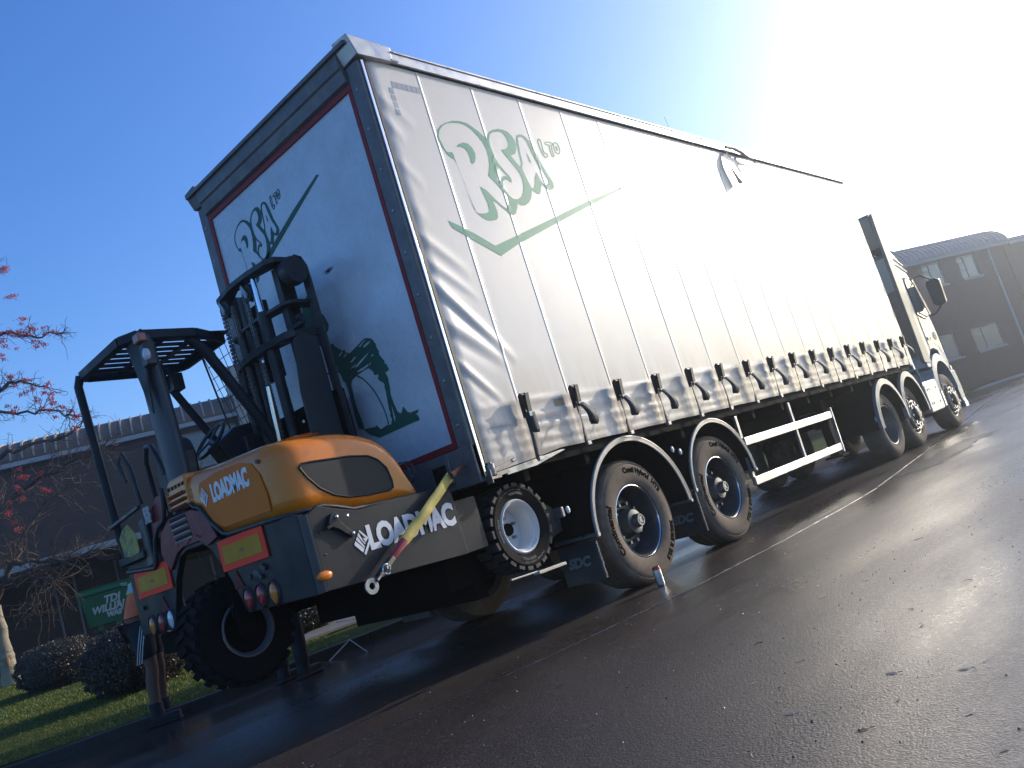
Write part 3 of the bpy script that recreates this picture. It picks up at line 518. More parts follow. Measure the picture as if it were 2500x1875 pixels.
def hedge(loc, rx, ry, h, zb, label, seed):
    t = thing('hedge', (loc[0], loc[1], zb), label, 'bush', 'clipped shrubs on the verge')
    core = MB(); core.sphere((loc[0], loc[1], zb+h*.45), rx*.86, ry*.86, h*.5, 18, 12).build('branches', hedge_core, t)
    def fn(r, n):
        d = r.normal(size=(n,3)); d /= np.linalg.norm(d, axis=1)[:,None]
        k = 1-.1*r.rand(n)**.5*1.2+.05*np.sin(d[:,0]*9+seed)*np.cos(d[:,1]*8)+.03*np.sin(d[:,2]*17+seed)
        e = np.sign(d)*np.abs(d)**.85; q = e*k[:,None]*np.array([rx, ry, h*.56])+np.array([loc[0], loc[1], zb+h*.46])
        ok = q[:,2] > zb-.02; return q[ok], d[ok]
    leaves('foliage', fn, 26000, .03, hedge_m, t, seed)
    return t
hedge((1.2, 12.1), .62, 1.0, .78, hz(0,12)-.02, 'wide clipped brown-green shrub right of the pale tree trunk, partly sunlit', 1)
hedge((.42, 7.15), .62, .78, .83, hz(0,7.1)-.02, 'rounded dark shrub in shade behind the man in the vest', 2)
hedge((2.3, 6.4), .5, .5, .42, hz(0,6.4)-.02, 'low dark shrub in shade behind the forklift rear wheel', 5)
def tree(base, forks, limbs, berries, seed, label, name, berries_mat=None, r0=.17, ntw=260):
    t = thing(name, base, label, 'tree', None); rr = random.Random(seed)
    def smooth(pts, k=4, j=.03):
        out = []
        for a, b in zip(pts, pts[1:]):
            for i in range(k):
                q = Vector(a).lerp(Vector(b), i/k); 
                if i: q += Vector((rr.gauss(0,j), rr.gauss(0,j), rr.gauss(0,j)))
                out.append(q)
        out.append(Vector(pts[-1])); return out
    tk = MB(); ps = smooth([base]+forks, 4, .012); n = len(ps)
    tk.tube(ps, [r0*(1.25 if i == 0 else 1)-(r0*.38)*i/n for i in range(n)], 14)
    tk.sphere(Vector(base).lerp(Vector(forks[0]), .82), r0*.98, r0*.98, .14, 12, 8)
    tk.build('trunk', bark, t, smooth=60)
    sc = MB(); c = Vector(base).lerp(Vector(forks[0]), .72); dirc = (CAMP-c); dirc.z = 0; dirc.normalize()
    sc.sphere(c+dirc*r0*.78, .05, .05, .17, 10, 8).build('bark_scar', mat('bark_scar', (.3,.16,.08), .8, noise=(8,.7,(.1,.06,.04))), t)
    ends = []; allp = []
    for L in limbs:
        ps = smooth(L, 4, .03); n = len(ps); ra = r0*.36
        MB().tube(ps, [max(.012, ra*(1-.88*i/n)) for i in range(n)], 7).build('limb', twig_m, t, smooth=60)
        allp += [(ps[i], (ps[min(i+1, n-1)]-ps[max(i-1,0)]).normalized(), 1-i/n) for i in range(2, n)]
    tw = MB(); tips = []
    for k in range(ntw):
        p, d, f = rr.choice(allp); q = Vector(p); L = rr.uniform(.3, 1.0)*(.5 if q.z > 4.9 else 1)
        if q.z > 4.9 and rr.random() < .45: continue
        dd = (d+Vector((rr.gauss(0,.7), rr.gauss(0,.7), rr.gauss(0,.55)))).normalized()
        pts = [q]; nseg = 5
        for i in range(nseg):
            dd = (dd+Vector((rr.gauss(0,.3), rr.gauss(0,.3), rr.gauss(.04,.25)))).normalized(); q = q+dd*L/nseg; pts.append(q)
            if rr.random() < .7:
                d2 = (dd+Vector((rr.gauss(0,.8), rr.gauss(0,.8), rr.gauss(0,.6)))).normalized(); q2 = q+d2*L*.22; q3 = q2+(d2+Vector((rr.gauss(0,.5), rr.gauss(0,.5), rr.gauss(0,.5)))).normalized()*L*.2
                tw.tube([q, q2, q3], [.005, .004, .0025], 3, False)
        tw.tube(pts, [.010-.0065*i/nseg for i in range(nseg+1)], 4, False); tips.append(q)
    o = tw.build('twigs', twig_m, t, smooth=0); o['kind'] = 'stuff'
    if berries:
        bc = MB()
        for i in range(34): 
            a = Vector((rr.gauss(0,.035), rr.gauss(0,.035), rr.gauss(0,.028))); bc.sphere(a, .0095, None, None, 6, 4)
        proto = None
        for i, b in enumerate(berries):
            M = Matrix.Translation(Vector(b)-Vector(base)) @ Matrix.Rotation(rr.uniform(0,6.28), 4, 'Z') @ Matrix.Scale(rr.uniform(.75,1.35), 4)
            if proto is None: proto = bc.build('berry_cluster', berries_mat, t, smooth=0); proto.data.transform(Matrix.Translation(base)); proto.matrix_basis = M
            else: sharecopy(proto, 'berry_cluster', t, M)
    return t
berry_m = mat('red_berries', (.42,.035,.03), .3, noise=(30,.5,(.2,.02,.02)))
btree = tree(TREE['base'], TREE['forkpts'], TREE['limbs'], TREE['berries']+[tuple(Vector(b)+Vector((rnd.gauss(0,.12), rnd.gauss(0,.12), rnd.gauss(0,.12)))) for b in TREE['berries'][::2]]+
     [(2.2+rnd.gauss(0,.25), 15.6+rnd.gauss(0,.4), 4.2+rnd.gauss(0,.3)) for _ in range(10)], 11, 'bare tree with pale scarred trunk and clusters of red berries at the left edge', 'rowan_tree', berry_m, ntw=620)
tree((9.5,19.2,.5), [(9.4,19.1,1.6),(9.5,19,2.6)], [[(9.5,19,2.6),(9.0,18.8,3.4),(8.2,18.6,4.2),(7.8,18.5,4.8)],[(9.5,19,2.6),(9.9,18.9,3.7),(10.3,18.7,4.8)],[(9.5,19,2.6),(9.4,19.3,4),(9.3,19,5.3)]], [], 21, 'small bare tree between the forklift guard and the trailer, before the brick building', 'bare_tree', None, .09, 120)

# ================================================================== TRAILER
tr = thing('curtainside_trailer', (5.2, 1.275, 0), 'long curtain sided semi trailer with pale side and white rear panel bearing green logos', 'trailer')
LT, WT = 10.43, 2.55
X0, DS = .6174, .6315
curtain_m = None
def curtainmat():
    m = bpy.data.materials.new('curtain_pvc'); m.use_nodes = True; t = m.node_tree; n = t.nodes; b = n['Principled BSDF']; L = t.links.new
    tc = n.new('ShaderNodeTexCoord'); sp = n.new('ShaderNodeSeparateXYZ'); L(tc.outputs['Object'], sp.inputs[0])
    n1 = n.new('ShaderNodeTexNoise'); n1.inputs['Scale'].default_value = 1.4; n1.inputs['Detail'].default_value = 7; L(tc.outputs['Object'], n1.inputs[0])
    mp = n.new('ShaderNodeMapping'); mp.inputs['Scale'].default_value = (9, 9, 1.2); L(tc.outputs['Object'], mp.inputs[0])
    n2 = n.new('ShaderNodeTexNoise'); n2.inputs['Scale'].default_value = 1; n2.inputs['Detail'].default_value = 6; L(mp.outputs[0], n2.inputs[0])
    def mr(i, a, b_, c, d):
        x = n.new('ShaderNodeMapRange'); x.inputs[1].default_value = a; x.inputs[2].default_value = b_; x.inputs[3].default_value = c; x.inputs[4].default_value = d; L(i, x.inputs[0]); return x.outputs[0]
    def mul(a, c, op='MULTIPLY'):
        x = n.new('ShaderNodeMath'); x.operation = op; L(a, x.inputs[0])
        if isinstance(c, float): x.inputs[1].default_value = c
        else: L(c, x.inputs[1])
        return x.outputs[0]
    m1 = n.new('ShaderNodeMix'); m1.data_type = 'RGBA'; m1.inputs[6].default_value = (.66,.625,.575,1); m1.inputs[7].default_value = (.57,.535,.485,1); L(mr(n1.outputs[0], .4, .65, 0, .8), m1.inputs[0])
    # road dirt thrown up on the bottom of the curtain
    low = mr(sp.outputs[2], 1.25, 2.1, 1.0, 0); dirt = mul(mul(low, mr(n2.outputs[0], .35, .6, .25, 1)), .62)
    m2 = n.new('ShaderNodeMix'); m2.data_type = 'RGBA'; L(m1.outputs[2], m2.inputs[6]); m2.inputs[7].default_value = (.30,.205,.125,1); L(dirt, m2.inputs[0])
    L(m2.outputs[2], b.inputs['Base Color'])
    L(mr(n1.outputs[0], .35, .65, .30, .40), b.inputs['Roughness']); b.inputs['Specular IOR Level'].default_value = .36
    mp2 = n.new('ShaderNodeMapping'); mp2.inputs['Scale'].default_value = (1.6, 1, 5); mp2.inputs['Rotation'].default_value = (0, R(12), 0); L(tc.outputs['Object'], mp2.inputs[0])
    n3 = n.new('ShaderNodeTexNoise'); n3.inputs['Scale'].default_value = 1.1; n3.inputs['Detail'].default_value = 7; n3.inputs['Roughness'].default_value = .5; L(mp2.outputs[0], n3.inputs[0])
    bp = n.new('ShaderNodeBump'); bp.inputs['Strength'].default_value = .10; bp.inputs['Distance'].default_value = .012; L(n3.outputs[0], bp.inputs['Height'])
    n4 = n.new('ShaderNodeTexNoise'); n4.inputs['Scale'].default_value = 55; n4.inputs['Detail'].default_value = 3; L(tc.outputs['Object'], n4.inputs[0])
    bp2 = n.new('ShaderNodeBump'); bp2.inputs['Strength'].default_value = .12; bp2.inputs['Distance'].default_value = .002; L(n4.outputs[0], bp2.inputs['Height']); L(bp.outputs[0], bp2.inputs['Normal'])
    L(bp2.outputs[0], b.inputs['Normal'])
    return m
curtain_m = curtainmat()
# wrinkle field of the curtain (y offset, negative = outwards)
FOLDS = []
rf = random.Random(5)
for z0, L_, A in [(4.18,.30,.010),(3.95,.26,.012),(3.62,.34,.012),(3.30,.26,.008),(3.02,.55,.022),(2.86,.62,.020),(2.62,.66,.028),(2.34,.66,.026),(2.02,.50,.030),(1.80,.3,.010)]:
    FOLDS.append((.10, z0+rf.uniform(-.04,.04), L_*rf.uniform(.7,1.2), rf.uniform(-1.15,-.6), A*rf.uniform(.28,.55), rf.uniform(.026,.05)))
for k in range(7): FOLDS.append((LT-.05, 1.5+k*.42, -.3, rf.uniform(.6,.9), .005, .03))
def curtain_y(x, z):
    y = 0.0
    for fx, fz, L_, sl, A, w_ in FOLDS:
        dx, dz = x-fx, z-fz; ln = math.hypot(1, sl); sgn = 1 if L_ > 0 else -1
        t = (dx*sgn+dz*sl*sgn)/ln if L_ > 0 else (-dx+dz*sl)/ln
        d = (dz-dx*sl)/ln if L_ > 0 else (dz+dx*sl)/ln
        if -.05 < t < abs(L_)*1.25 and abs(d) < w_*4:
            f = max(0, 1-(max(t,0)/(abs(L_)*1.25))**2)
            y -= A*f*(math.exp(-(d/w_)**2) - .55*math.exp(-((d+w_*1.7)/w_)**2))
    # slack rolls low down, pinched at every strap
    if z < 1.95:
        ph = (x-X0)/DS; c = abs(math.sin(math.pi*ph)); env = min(1, (1.95-z)/.3)*(.75+.35*math.sin(ph*2.3+1)*math.sin(ph*5.1))
        y -= env*.8*(.010*math.exp(-((z-1.675-.012*math.sin(x*2.3))/.020)**2)+.014*math.exp(-((z-1.565+.012*math.sin(x*3.1))/.022)**2)*(.6+.4*c)+.010*math.exp(-((z-1.46-.014*math.sin(x*1.7))/.016)**2)+.009*math.exp(-((z-1.375-.01*math.sin(x*2.9))/.018)**2)+.008*math.exp(-((z-1.30)/.02)**2))*(.75+.25*c)
        y += env*.0025*math.exp(-((ph-round(ph))/.04)**2)
    # weld strips
    ph = (x-X0)/DS; k = round(ph)
    dk = (ph-k)*DS
    if z > 1.70 and 0 <= k < 16: y -= (.0013 if abs(dk) < .0105 else 0) + (.0008 if .031 < dk < .037 else 0)
    # edge turned in round the rear pole
    if x < .19: y += .05*((.19-x)/.12)**2*.6
    return y
def bottom_z(x): return 1.272 - (.075*max(0, (.95-x)/.95)) + .004*math.sin(math.pi*(x-X0)/DS)**2
def curtain(side, name):
    nz = 124; x0, x1 = .055, LT-.02; b = MB()
    xs = {round(x0+(x1-x0)*i/300, 4) for i in range(301)}|{round(x0+i*.012, 4) for i in range(70)}
    for k in range(16): xs = {x for x in xs if abs(x-X0-k*DS) > .045}|{round(X0+k*DS+d, 4) for d in (-.045,-.02,-.011,-.0095,0,.0095,.011,.03,.034,.038,.045)}
    xs = sorted(xs); nx = len(xs)-1
    for x in xs:
        bz = bottom_z(x)
        for j in range(nz+1):
            z = bz+(4.475-bz)*(j/nz)**1.15; y = curtain_y(x, z); b.v.append((x, y if side == 0 else WT-y*.0, z))
    for i in range(nx):
        for j in range(nz): a = i*(nz+1)+j; b.f.append((a, a+nz+1, a+nz+2, a+1))
    o = b.build(name, curtain_m, tr, smooth=80); return o
cu = curtain(0, 'curtain')
b = MB().box(.06, LT-.02, WT-.01, WT, 1.27, 4.47); b.build('curtain', curtain_m, tr, smooth=0)['label'] = 'curtain on the kerb side'
# logo prints lie 3 mm in front of the cloth
def conform(o, off, step=.03):
    bm = bmesh.new(); bm.from_mesh(o.data); org = Vector(ORG[o.name])
    bmesh.ops.triangulate(bm, faces=bm.faces)
    for _ in range(7):
        e = [e for e in bm.edges if e.calc_length() > step*1.6]
        if not e: break
        bmesh.ops.subdivide_edges(bm, edges=e, cuts=1); bmesh.ops.triangulate(bm, faces=[f for f in bm.faces if len(f.verts) > 3])
    for v in bm.verts: v.co.y = curtain_y(v.co.x+org.x, v.co.z+org.z)-off-org.y
    bm.to_mesh(o.data); bm.free(); return o
conform(flat(LOGO, 'y', 0, 'logo_print', green_print, cu, 0), .0016)
conform(flat([SWOOSH], 'y', 0, 'swoosh_print', green_print, cu, 0), .0019)
tape_m = mat('grey_reflective_tape', (.27,.3,.33), .35)
ty = MB()
for k in range(6):
    x = .30+k*.052; ty.add([(x,0,4.275),(x+.046,0,4.275),(x+.046,0,4.33),(x,0,4.33)],[(0,1,2,3)])
for k in range(1, 5): ty.add([(.255,0,4.28-.062*k),(.30,0,4.28-.062*k),(.30,0,4.33-.062*k),(.255,0,4.33-.062*k)],[(0,1,2,3)])
conform(ty.build('corner_tape', tape_m, cu, smooth=0), .0016)
ty = MB()
for a, c in ((.2,.34),(.345,.48),(.68,.80),(.81,.93),(.94,1.06),(1.3,1.42),(1.43,1.55)): ty.add([(a,0,1.485),(c,0,1.485),(c,0,1.53),(a,0,1.53)],[(0,1,2,3)])
conform(ty.build('reflective_strip', tape_m, cu, smooth=0), .002, .012)
conform(MB().add([(1.03,0,1.60),(1.17,0,1.60),(1.17,0,1.66),(1.03,0,1.66)],[(0,1,2,3)]).build('repair_patch', mat('buff_patch', (.27,.2,.13), .5), cu, smooth=0), .0022, .012)
# roof, rails and frame
MB().box(.34, LT, -.012, .10, 4.49, 4.60).box(.34, LT, -.034, -.012, 4.482, 4.50).box(.34, LT, -.022, -.012, 4.585, 4.603).build('roof_rail', alu, tr, bevel=.006)
MB().box(.34, LT, WT-.1, WT+.012, 4.47, 4.60).build('roof_rail', alu, tr)
MB().add([(0,.02,4.6),(LT,.02,4.6),(LT,WT-.02,4.6),(0,WT-.02,4.6),(0,WT/2,4.63),(LT,WT/2,4.63)], [(0,1,5,4),(4,5,2,3),(0,4,3),(1,2,5)]).build('roof_sheet', white_panel, tr, smooth=0)
fr = MB()
fr.box(-.005, .07, 0, .135, 1.19, 4.45)
fr.build('corner_post', steel_grey, tr, bevel=.012)
MB().box(-.005, .07, WT-.135, WT, 1.19, 4.45).build('corner_post', steel_grey, tr, bevel=.012)
MB().box(.03, .055, -.016, -.001, 1.2, 4.45).build('post_edge_strip', chrome, tr, smooth=0, bevel=.003)
MB().box(.0712, .098, -.010, .06, 1.22, 4.46).build('curtain_pole', black, tr, smooth=0)
hd = MB(); hd.prism([(-.004,4.33),(-.03,4.345),(-.045,4.44),(-.06,4.455),(-.06,4.60),(-.04,4.62),(.06,4.62),(.06,4.33)], 'y', .138, WT-.138)
hd.build('header_rail', steel_grey, tr, smooth=25, bevel=.004)
MB().box(-.085, -.0605, .0, WT+.02, 4.565, 4.60).build('rain_gutter', steel_grey, tr, smooth=0, bevel=.006)
for s_, y0, y1 in ((0, -.045, .137), (1, WT-.137, WT+.045)):
    c = MB(); yo = y0 if s_ == 0 else y1; yi = y1 if s_ == 0 else y0
    c.add([(-.075,yo,4.625),(-.075,yi,4.64),(-.02,yi,4.45),(-.01,yo,4.47),(.36,yo,4.61),(.36,yi,4.625),(.34,yi,4.47),(.34,yo,4.478)],
          [(0,1,2,3),(4,7,6,5),(0,3,7,4),(1,5,6,2),(0,4,5,1),(3,2,6,7)])
    c.build('corner_cap', alu if s_ == 0 else steel_grey, tr, smooth=0, bevel=.008)
MB().box(.33,.40,-.05,-.002,4.485,4.50).box(.345,.37,-.055,-.002,4.56,4.57).build('cap_clip', galv, tr, smooth=0)
# rear wall: trim, panel, prints
bmat_ = MB(); bmat_.box(.012, .07, .136, WT-.136, 1.42, 4.329).build('rear_panel', white_panel, tr, smooth=0)
rp = [o for o in tr.children if o.name == 'rear_panel'][0]
t_ = MB(); t_.box(-.004, .0115, .1365, .178, 1.50, 4.28).box(-.004, .0115, WT-.178, WT-.1365, 1.50, 4.28).box(-.004,.0115,.1365,WT-.1365,4.281,4.329).box(-.004,.0115,.1365,WT-.1365,1.448,1.499)
t_.build('panel_trim', red_trim, tr, smooth=0, bevel=.003)
bt = MB(); bt.box(-.012, .09, .0, WT, 1.17, 1.446); bt.build('rear_crossmember', steel_grey, tr, smooth=0, bevel=.01)
rv = None
for y in (.07, WT-.07):
    for k in range(9):
        z = 1.6+k*.33
        M = Matrix.Translation(Vector((-.006, y, z))-Vector(ORG['curtainside_trailer']))
        if rv is None: rv = MB().sphere((0,0,0), .009, .016, .016, 8, 6); rv = rv.build('rivet', galv, tr); rv.data.transform(Matrix.Translation(Vector(ORG['curtainside_trailer']))); rv.matrix_basis = M
        else: sharecopy(rv, 'rivet', tr, M)
for k in range(7): sharecopy(rv, 'rivet', tr, Matrix.Translation(Vector((-.006,.3+k*.33,4.36))-Vector(ORG['curtainside_trailer'])))
flat(HORSE, 'x', .0095, 'horse_print', green_rear, rp, .002)
def ribbon(pts, w_, ax, h, name, mt, parent):
    b = MB(); n = len(pts)
    for i, p in enumerate(pts):
        a = Vector(pts[max(i-1,0)]); c = Vector(pts[min(i+1,n-1)]); d = (c-a).normalized(); q = Vector((-d.y, d.x))*w_/2
        for s_ in (-1, 1):
            u = Vector(p)+q*s_; b.v.append((h, u.x, u.y) if ax == 'x' else (u.x, h, u.y))
    for i in range(n-1): b.f.append((2*i, 2*i+1, 2*i+3, 2*i+2))
    return b.build(name, mt, parent, smooth=0)
ribbon(HORSELINE, .012, 'x', .0095, 'horse_print_line', green_rear, rp); ribbon(HORSELINE2, .012, 'x', .0095, 'horse_print_line', green_rear, rp)
flat([RSWOOSH], 'x', .0095, 'swoosh_print', green_rear, rp, .002); flat([RSW2], 'x', .0095, 'swoosh_print', green_rear, rp, .002)
# rear logo: the side logo's shape at rear size (the R starts at y 2.116, the A ends at y 1.449)
lx = [p[0] for p in LOGO[0]]; lz = [p[1] for p in LOGO[0]]; xa, xb_, za, zb_ = min(lx), max(lx), min(lz), max(lz)
def rl(p): return (2.118-(p[0]-xa)/(xb_-xa)*.67, 4.07+(p[1]-zb_)/(zb_-za)*.60+(p[0]-xa)*.0)
flat([[rl(p) for p in q] for q in LOGO], 'x', .0095, 'logo_print', green_rear, rp, .002)
smudge = MB(); 
for k in range(7): 
    a = (1.35+rnd.gauss(0,.03)-.12, 3.02+rnd.gauss(0,.02)); rr_ = rnd.uniform(.006,.016); smudge.add([(.0106-.0004*k, .98+rnd.gauss(0,.035)+rr_*math.cos(j*.9), 3.17+rnd.gauss(0,.005)+rr_*math.sin(j*.9)) for j in range(7)], [tuple(range(7))])
smudge.build('scuff_mark', mat('scuff', (.27,.29,.31), .7), rp, smooth=0)
# lower rear: recessed lamp housing and door ratchet at the corner
MB().box(-.03,-.0125,.24,.46,1.22,1.40).build('recess_surround', steel_grey, tr, smooth=0, bevel=.02)
MB().box(-.034,-.0305,.28,.42,1.25,1.37).build('recess_plate', chassis_m, tr, smooth=0, bevel=.01)
rt = MB(); rt.cyl((.095,-.02,1.19),(.095,-.02,1.275),.032,14).cyl((.095,-.02,1.275),(.095,-.02,1.29),.018).box(.045,.15,-.055,-.003,1.165,1.185).bar((.09,-.045,1.225),(.29,-.055,1.255),.016,.03).bar((.1,-.045,1.19),(.24,-.05,1.2),.02,.03).cyl((.285,-.055,1.258),(.32,-.055,1.264),.014).box(.04,.05,-.06,0,1.14,1.235)
rt.build('curtain_ratchet', chrome_dk, tr, bevel=.003)
# side rave and floor, chassis
MB().box(.1, LT, .03, .06, 1.19, 1.262).build('side_rave', chassis_m, tr, smooth=0)
MB().prism([(.28,1.175),(.28,1.215),(.95,1.262),(1.0,1.255),(.62,1.19)], 'y', .005, .028).build('rave_end', galv, tr, smooth=0)
MB().box(.1, LT, WT-.05, WT-.012, 1.17, 1.27).build('side_rave', galv, tr, smooth=0)
MB().box(.09, LT, .05, WT-.05, 1.2, 1.28).build('floor', chassis_m, tr, smooth=0)
MB().box(LT-.06, LT, .0, WT, 1.17, 4.6).build('front_bulkhead', white_panel, tr, smooth=0)
for y in (.75, 1.7): MB().box(.15, 7.2, y, y+.02, .82, 1.2).box(.15, 7.2, y-.07, y+.09, .80, .82).box(.15, 7.2, y-.07, y+.09, 1.18, 1.199).box(7.2, LT-.2, y, y+.02, 1.0, 1.2).build('chassis_beam', chassis_m, tr, smooth=0)
cm = MB()
for k in range(13): cm.box(.5+k*.78, .56+k*.78, .06, WT-.06, 1.1, 1.195)
o = cm.build('cross_bearers', chassis_m, tr, smooth=0)
for x in (6.9,):
    for y in (.28, 2.15):
        MB().box(x, x+.12, y, y+.12, .35, 1.17).box(x-.06, x+.18, y-.06, y+.18, .32, .35).build('landing_leg', chassis_m, tr, smooth=0)
# wheels
def trailer_wheel(parent, c, face, first=None):
    """face -1: outer face to -y"""
    if first:
        for ch in [first]:
            off = Vector(c)-Vector(first['_c']) if False else None
    return None
def make_wheel(name, label, c, parent, txt=True):
    w_ = tag(MB().lathe([(.308,.115),(.318,.078),(.345,.064),(.40,.056),(.455,.058),(.478,.066),(.486,.073),(.492,.070),(.503,.076),(.517,.088),(.527,.108),(.530,.125),(.530,.17),(.523,.175),(.523,.185),(.530,.19),(.532,.24),(.525,.245),(.525,.255),(.532,.26),(.532,.31),(.525,.315),(.525,.325),(.530,.33),(.527,.38),(.51,.42),(.47,.44),(.36,.44),(.31,.40)], c, 'y', 72).build(name, rubber, parent, smooth=35))
    MB().lathe([(.305,.118),(.312,.098),(.305,.086),(.296,.088),(.290,.10),(.284,.14),(.272,.2),(.268,.26),(.262,.30)], c, 'y', 64).build('rim', mat('dark_wheel_paint', (.055,.058,.062), .3, noise=(9,.6,(.12,.1,.085)), coat=.3), w_, smooth=50)
    MB().lathe([(.3075,.0865),(.3085,.082),(.302,.080),(.2965,.087)], c, 'y', 64).build('rim_edge', chrome, w_, smooth=60)
    dsc = MB().lathe([(.262,.30),(.255,.262),(.23,.25),(.215,.235),(.20,.232),(.135,.232),(.128,.22),(.118,.19),(.105,.13),(.10,.118),(.060,.11),(.055,.068),(.050,.062),(0,.062)], c, 'y', 48)
    dsc.build('wheel_disc', mat('disc_paint', (.06,.062,.066), .35, noise=[(7,.7,(.11,.095,.08)),(25,.4,(.04,.04,.04))], rvar=(8,.12)), w_, smooth=35)
    nb = MB()
    for k in range(10):
        a = 2*math.pi*k/10; p = (c[0]+.168*math.cos(a), c[1], c[2]+.168*math.sin(a)); nb.cyl((p[0],c[1]+.185,p[2]),(p[0],c[1]+.235,p[2]),.016,6)
    nb.build('wheel_nuts', chrome_dk, w_, smooth=20)
    MB().lathe([(.048,.0615),(.048,.057),(.041,.057),(.041,.0615)], c, 'y', 32).build('hub_ring', galv, w_, smooth=40)
    text('K', 'hub_emblem', galv, w_, lambda v: (c[0]+v.x, c[1]+.060-v.z, c[2]+v.y), .07, .003)
    if txt:
        circle_text('Continental', 'tyre_name', tyre_print, w_, c, c[1]+.0560, .425, R(268), .082, .004, 1.08)
        circle_text('Conti Hybrid  HT3', 'tyre_name', tyre_print, w_, c, c[1]+.0560, .43, R(30), .066, .004, 1.05)
        circle_text('385/65 R 22.5', 'tyre_size', tyre_print, w_, c, c[1]+.0562, .435, R(128), .062, .004, 1.08)
    return w_
w1 = make_wheel('wheel', None, (1.7657, 0, .532), tr)
def dup_part(src, off, parent, rot=None):
    c = src.copy(); COL.objects.link(c); c.parent = parent; ORG[c.name] = ORG[src.name]
    M = rot if rot else Matrix.Translation(off)
    c.matrix_basis = M @ src.matrix_basis
    for ch in src.children: dup_part(ch, (0,0,0), c)
    return c
dup_part(w1, (1.5576,0,0), tr)
def mirror_y(yc, base):   # turn a wheel about the vertical axis to the other side of the trailer
    o_ = Vector(base)-Vector(ORG['curtainside_trailer'])
    return Matrix.Translation((o_.x, 0, 0)) @ Matrix.Rotation(math.pi, 4, 'Z') @ Matrix.Translation((-o_.x, 0, 0))
dup_part(w1, None, tr, mirror_y(1.275, (1.7657,0,0))); dup_part(w1, None, tr, Matrix.Translation((1.5576,0,0)) @ mirror_y(1.275, (1.7657,0,0)))
for xc in (1.7657, 3.3233):
    MB().cyl((xc,.2,.532),(xc,2.35,.532),.07).box(xc-.3,xc+.3,.68,.86,.55,.62).box(xc-.3,xc+.3,1.66,1.84,.55,.62).build('axle', chassis_m, tr)
    MB().cyl((xc+.3,.77,.62),(xc+.3,.77,.86),.12).cyl((xc+.3,1.75,.62),(xc+.3,1.75,.86),.12).build('air_spring', rubber_dk, tr)
# mudguards with rolled outer lip
def mudguard(xc, a, b_, zc, a0, a1, name='mudguard'):
    g = MB(); n = 40; prof = []
    for i in range(n+1):
        t = R(a0+(a1-a0)*i/n)
        for (k, y) in ((1,.004),(1,.40),(.982,.40),(.982,.03)): g.v.append((xc+a*k*math.cos(t), y, zc+b_*k*math.sin(t)))
    for i in range(n):
        for j in range(4): g.f.append((i*4+j, i*4+(j+1)%4, i*4+4+(j+1)%4, i*4+4+j))
    o = g.build(name, chassis_m, tr, smooth=50)
    lip = MB()
    lip.tube([(xc+a*math.cos(R(a0+(a1-a0)*i/n)), 0, zc+b_*math.sin(R(a0+(a1-a0)*i/n))) for i in range(n+1)], .0125, 8)
    lip.tube([(xc+a*.955*math.cos(R(a0+(a1-a0)*i/n)), .002, zc+b_*.955*math.sin(R(a0+(a1-a0)*i/n))) for i in range(n+1)], .007, 6)
    n0 = len(lip.v)
    for i in range(n+1):
        t = R(a0+(a1-a0)*i/n)
        for (k, y) in ((1.0,-.004),(.985,-.010),(.965,-.004),(.955,-.006)): lip.v.append((xc+a*k*math.cos(t), y, zc+b_*k*math.sin(t)))
    for i in range(n):
        for j in range(3): q = n0+i*4+j; lip.f.append((q, q+1, q+5, q+4))
    lip.build('mudguard_lip', mat('mudguard_edge', (.34,.32,.29), .42, metal=.2, noise=(6,.5,(.22,.2,.18))), o, smooth=60)
    br_ = MB(); br_.cyl((xc-a*.99,-.015,zc+.02),(xc-a*.99,.45,zc+.02),.018); br_.cyl((xc+a*.99,-.015,zc+.0),(xc+a*.99,.45,zc+.0),.016); br_.build('stay', galv, o)
    return o
mudguard(1.795, .74, .70, .535, 0, 180); mudguard(3.30, .64, .62, .585, 0, 180)
for xc, z in ((1.03, .52), (2.66, .60)):
    f = MB(); n = 5
    for i in range(n+1):
        for j in range(7):
            y = .012+.4*j/6; zz = z-(z-.21)*i/n; f.v.append((xc-.012+.006*math.sin(i*1.3+j), y, zz))
    for i in range(n):
        for j in range(6): f.f.append((i*7+j, i*7+j+1, i*7+8+j, i*7+7+j))
    o = f.build('mudflap', mat('mudflap_rubber', (.026,.026,.027), .4, noise=(9,.6,(.06,.055,.05))), tr, smooth=60)
    br_ = MB()
    for k in range(46):
        zz = z-.01-(z-.23)*k/46; br_.obox((xc-.014, .003+rnd.uniform(-.004,.004), zz), (1,0,rnd.uniform(-.4,.4)), (0,1,0), (0,0,1), .014, .012, .004)
    br_.build('spray_fringe', mat('sunlit_bristle', (.3,.29,.28), .2, coat=.6), o, smooth=0)  # pale bristle colour stands for sunlight on the flap's outer edge
    text('SDC', 'mudflap_lettering', mat('mudflap_print', (.2,.21,.215), .5), o, lambda v, xc=xc: (xc-.024-v.z, .215-v.x-.25*v.y, .375+v.y*.9), .115, .006, sx=1)
for xc, z in ((1.03, .52), (2.66, .60)):
    MB().box(xc-.018, xc-.012, 2.13, 2.53, .21, z).build('mudflap', MATS['mudflap_rubber'], tr, smooth=0)
MB().box(.12,.24,.5,2.0,.38,.98).build('added_shade_box', chassis_m, tr, smooth=0)  # dark box added to hide the sunlit far wheel under the trailer
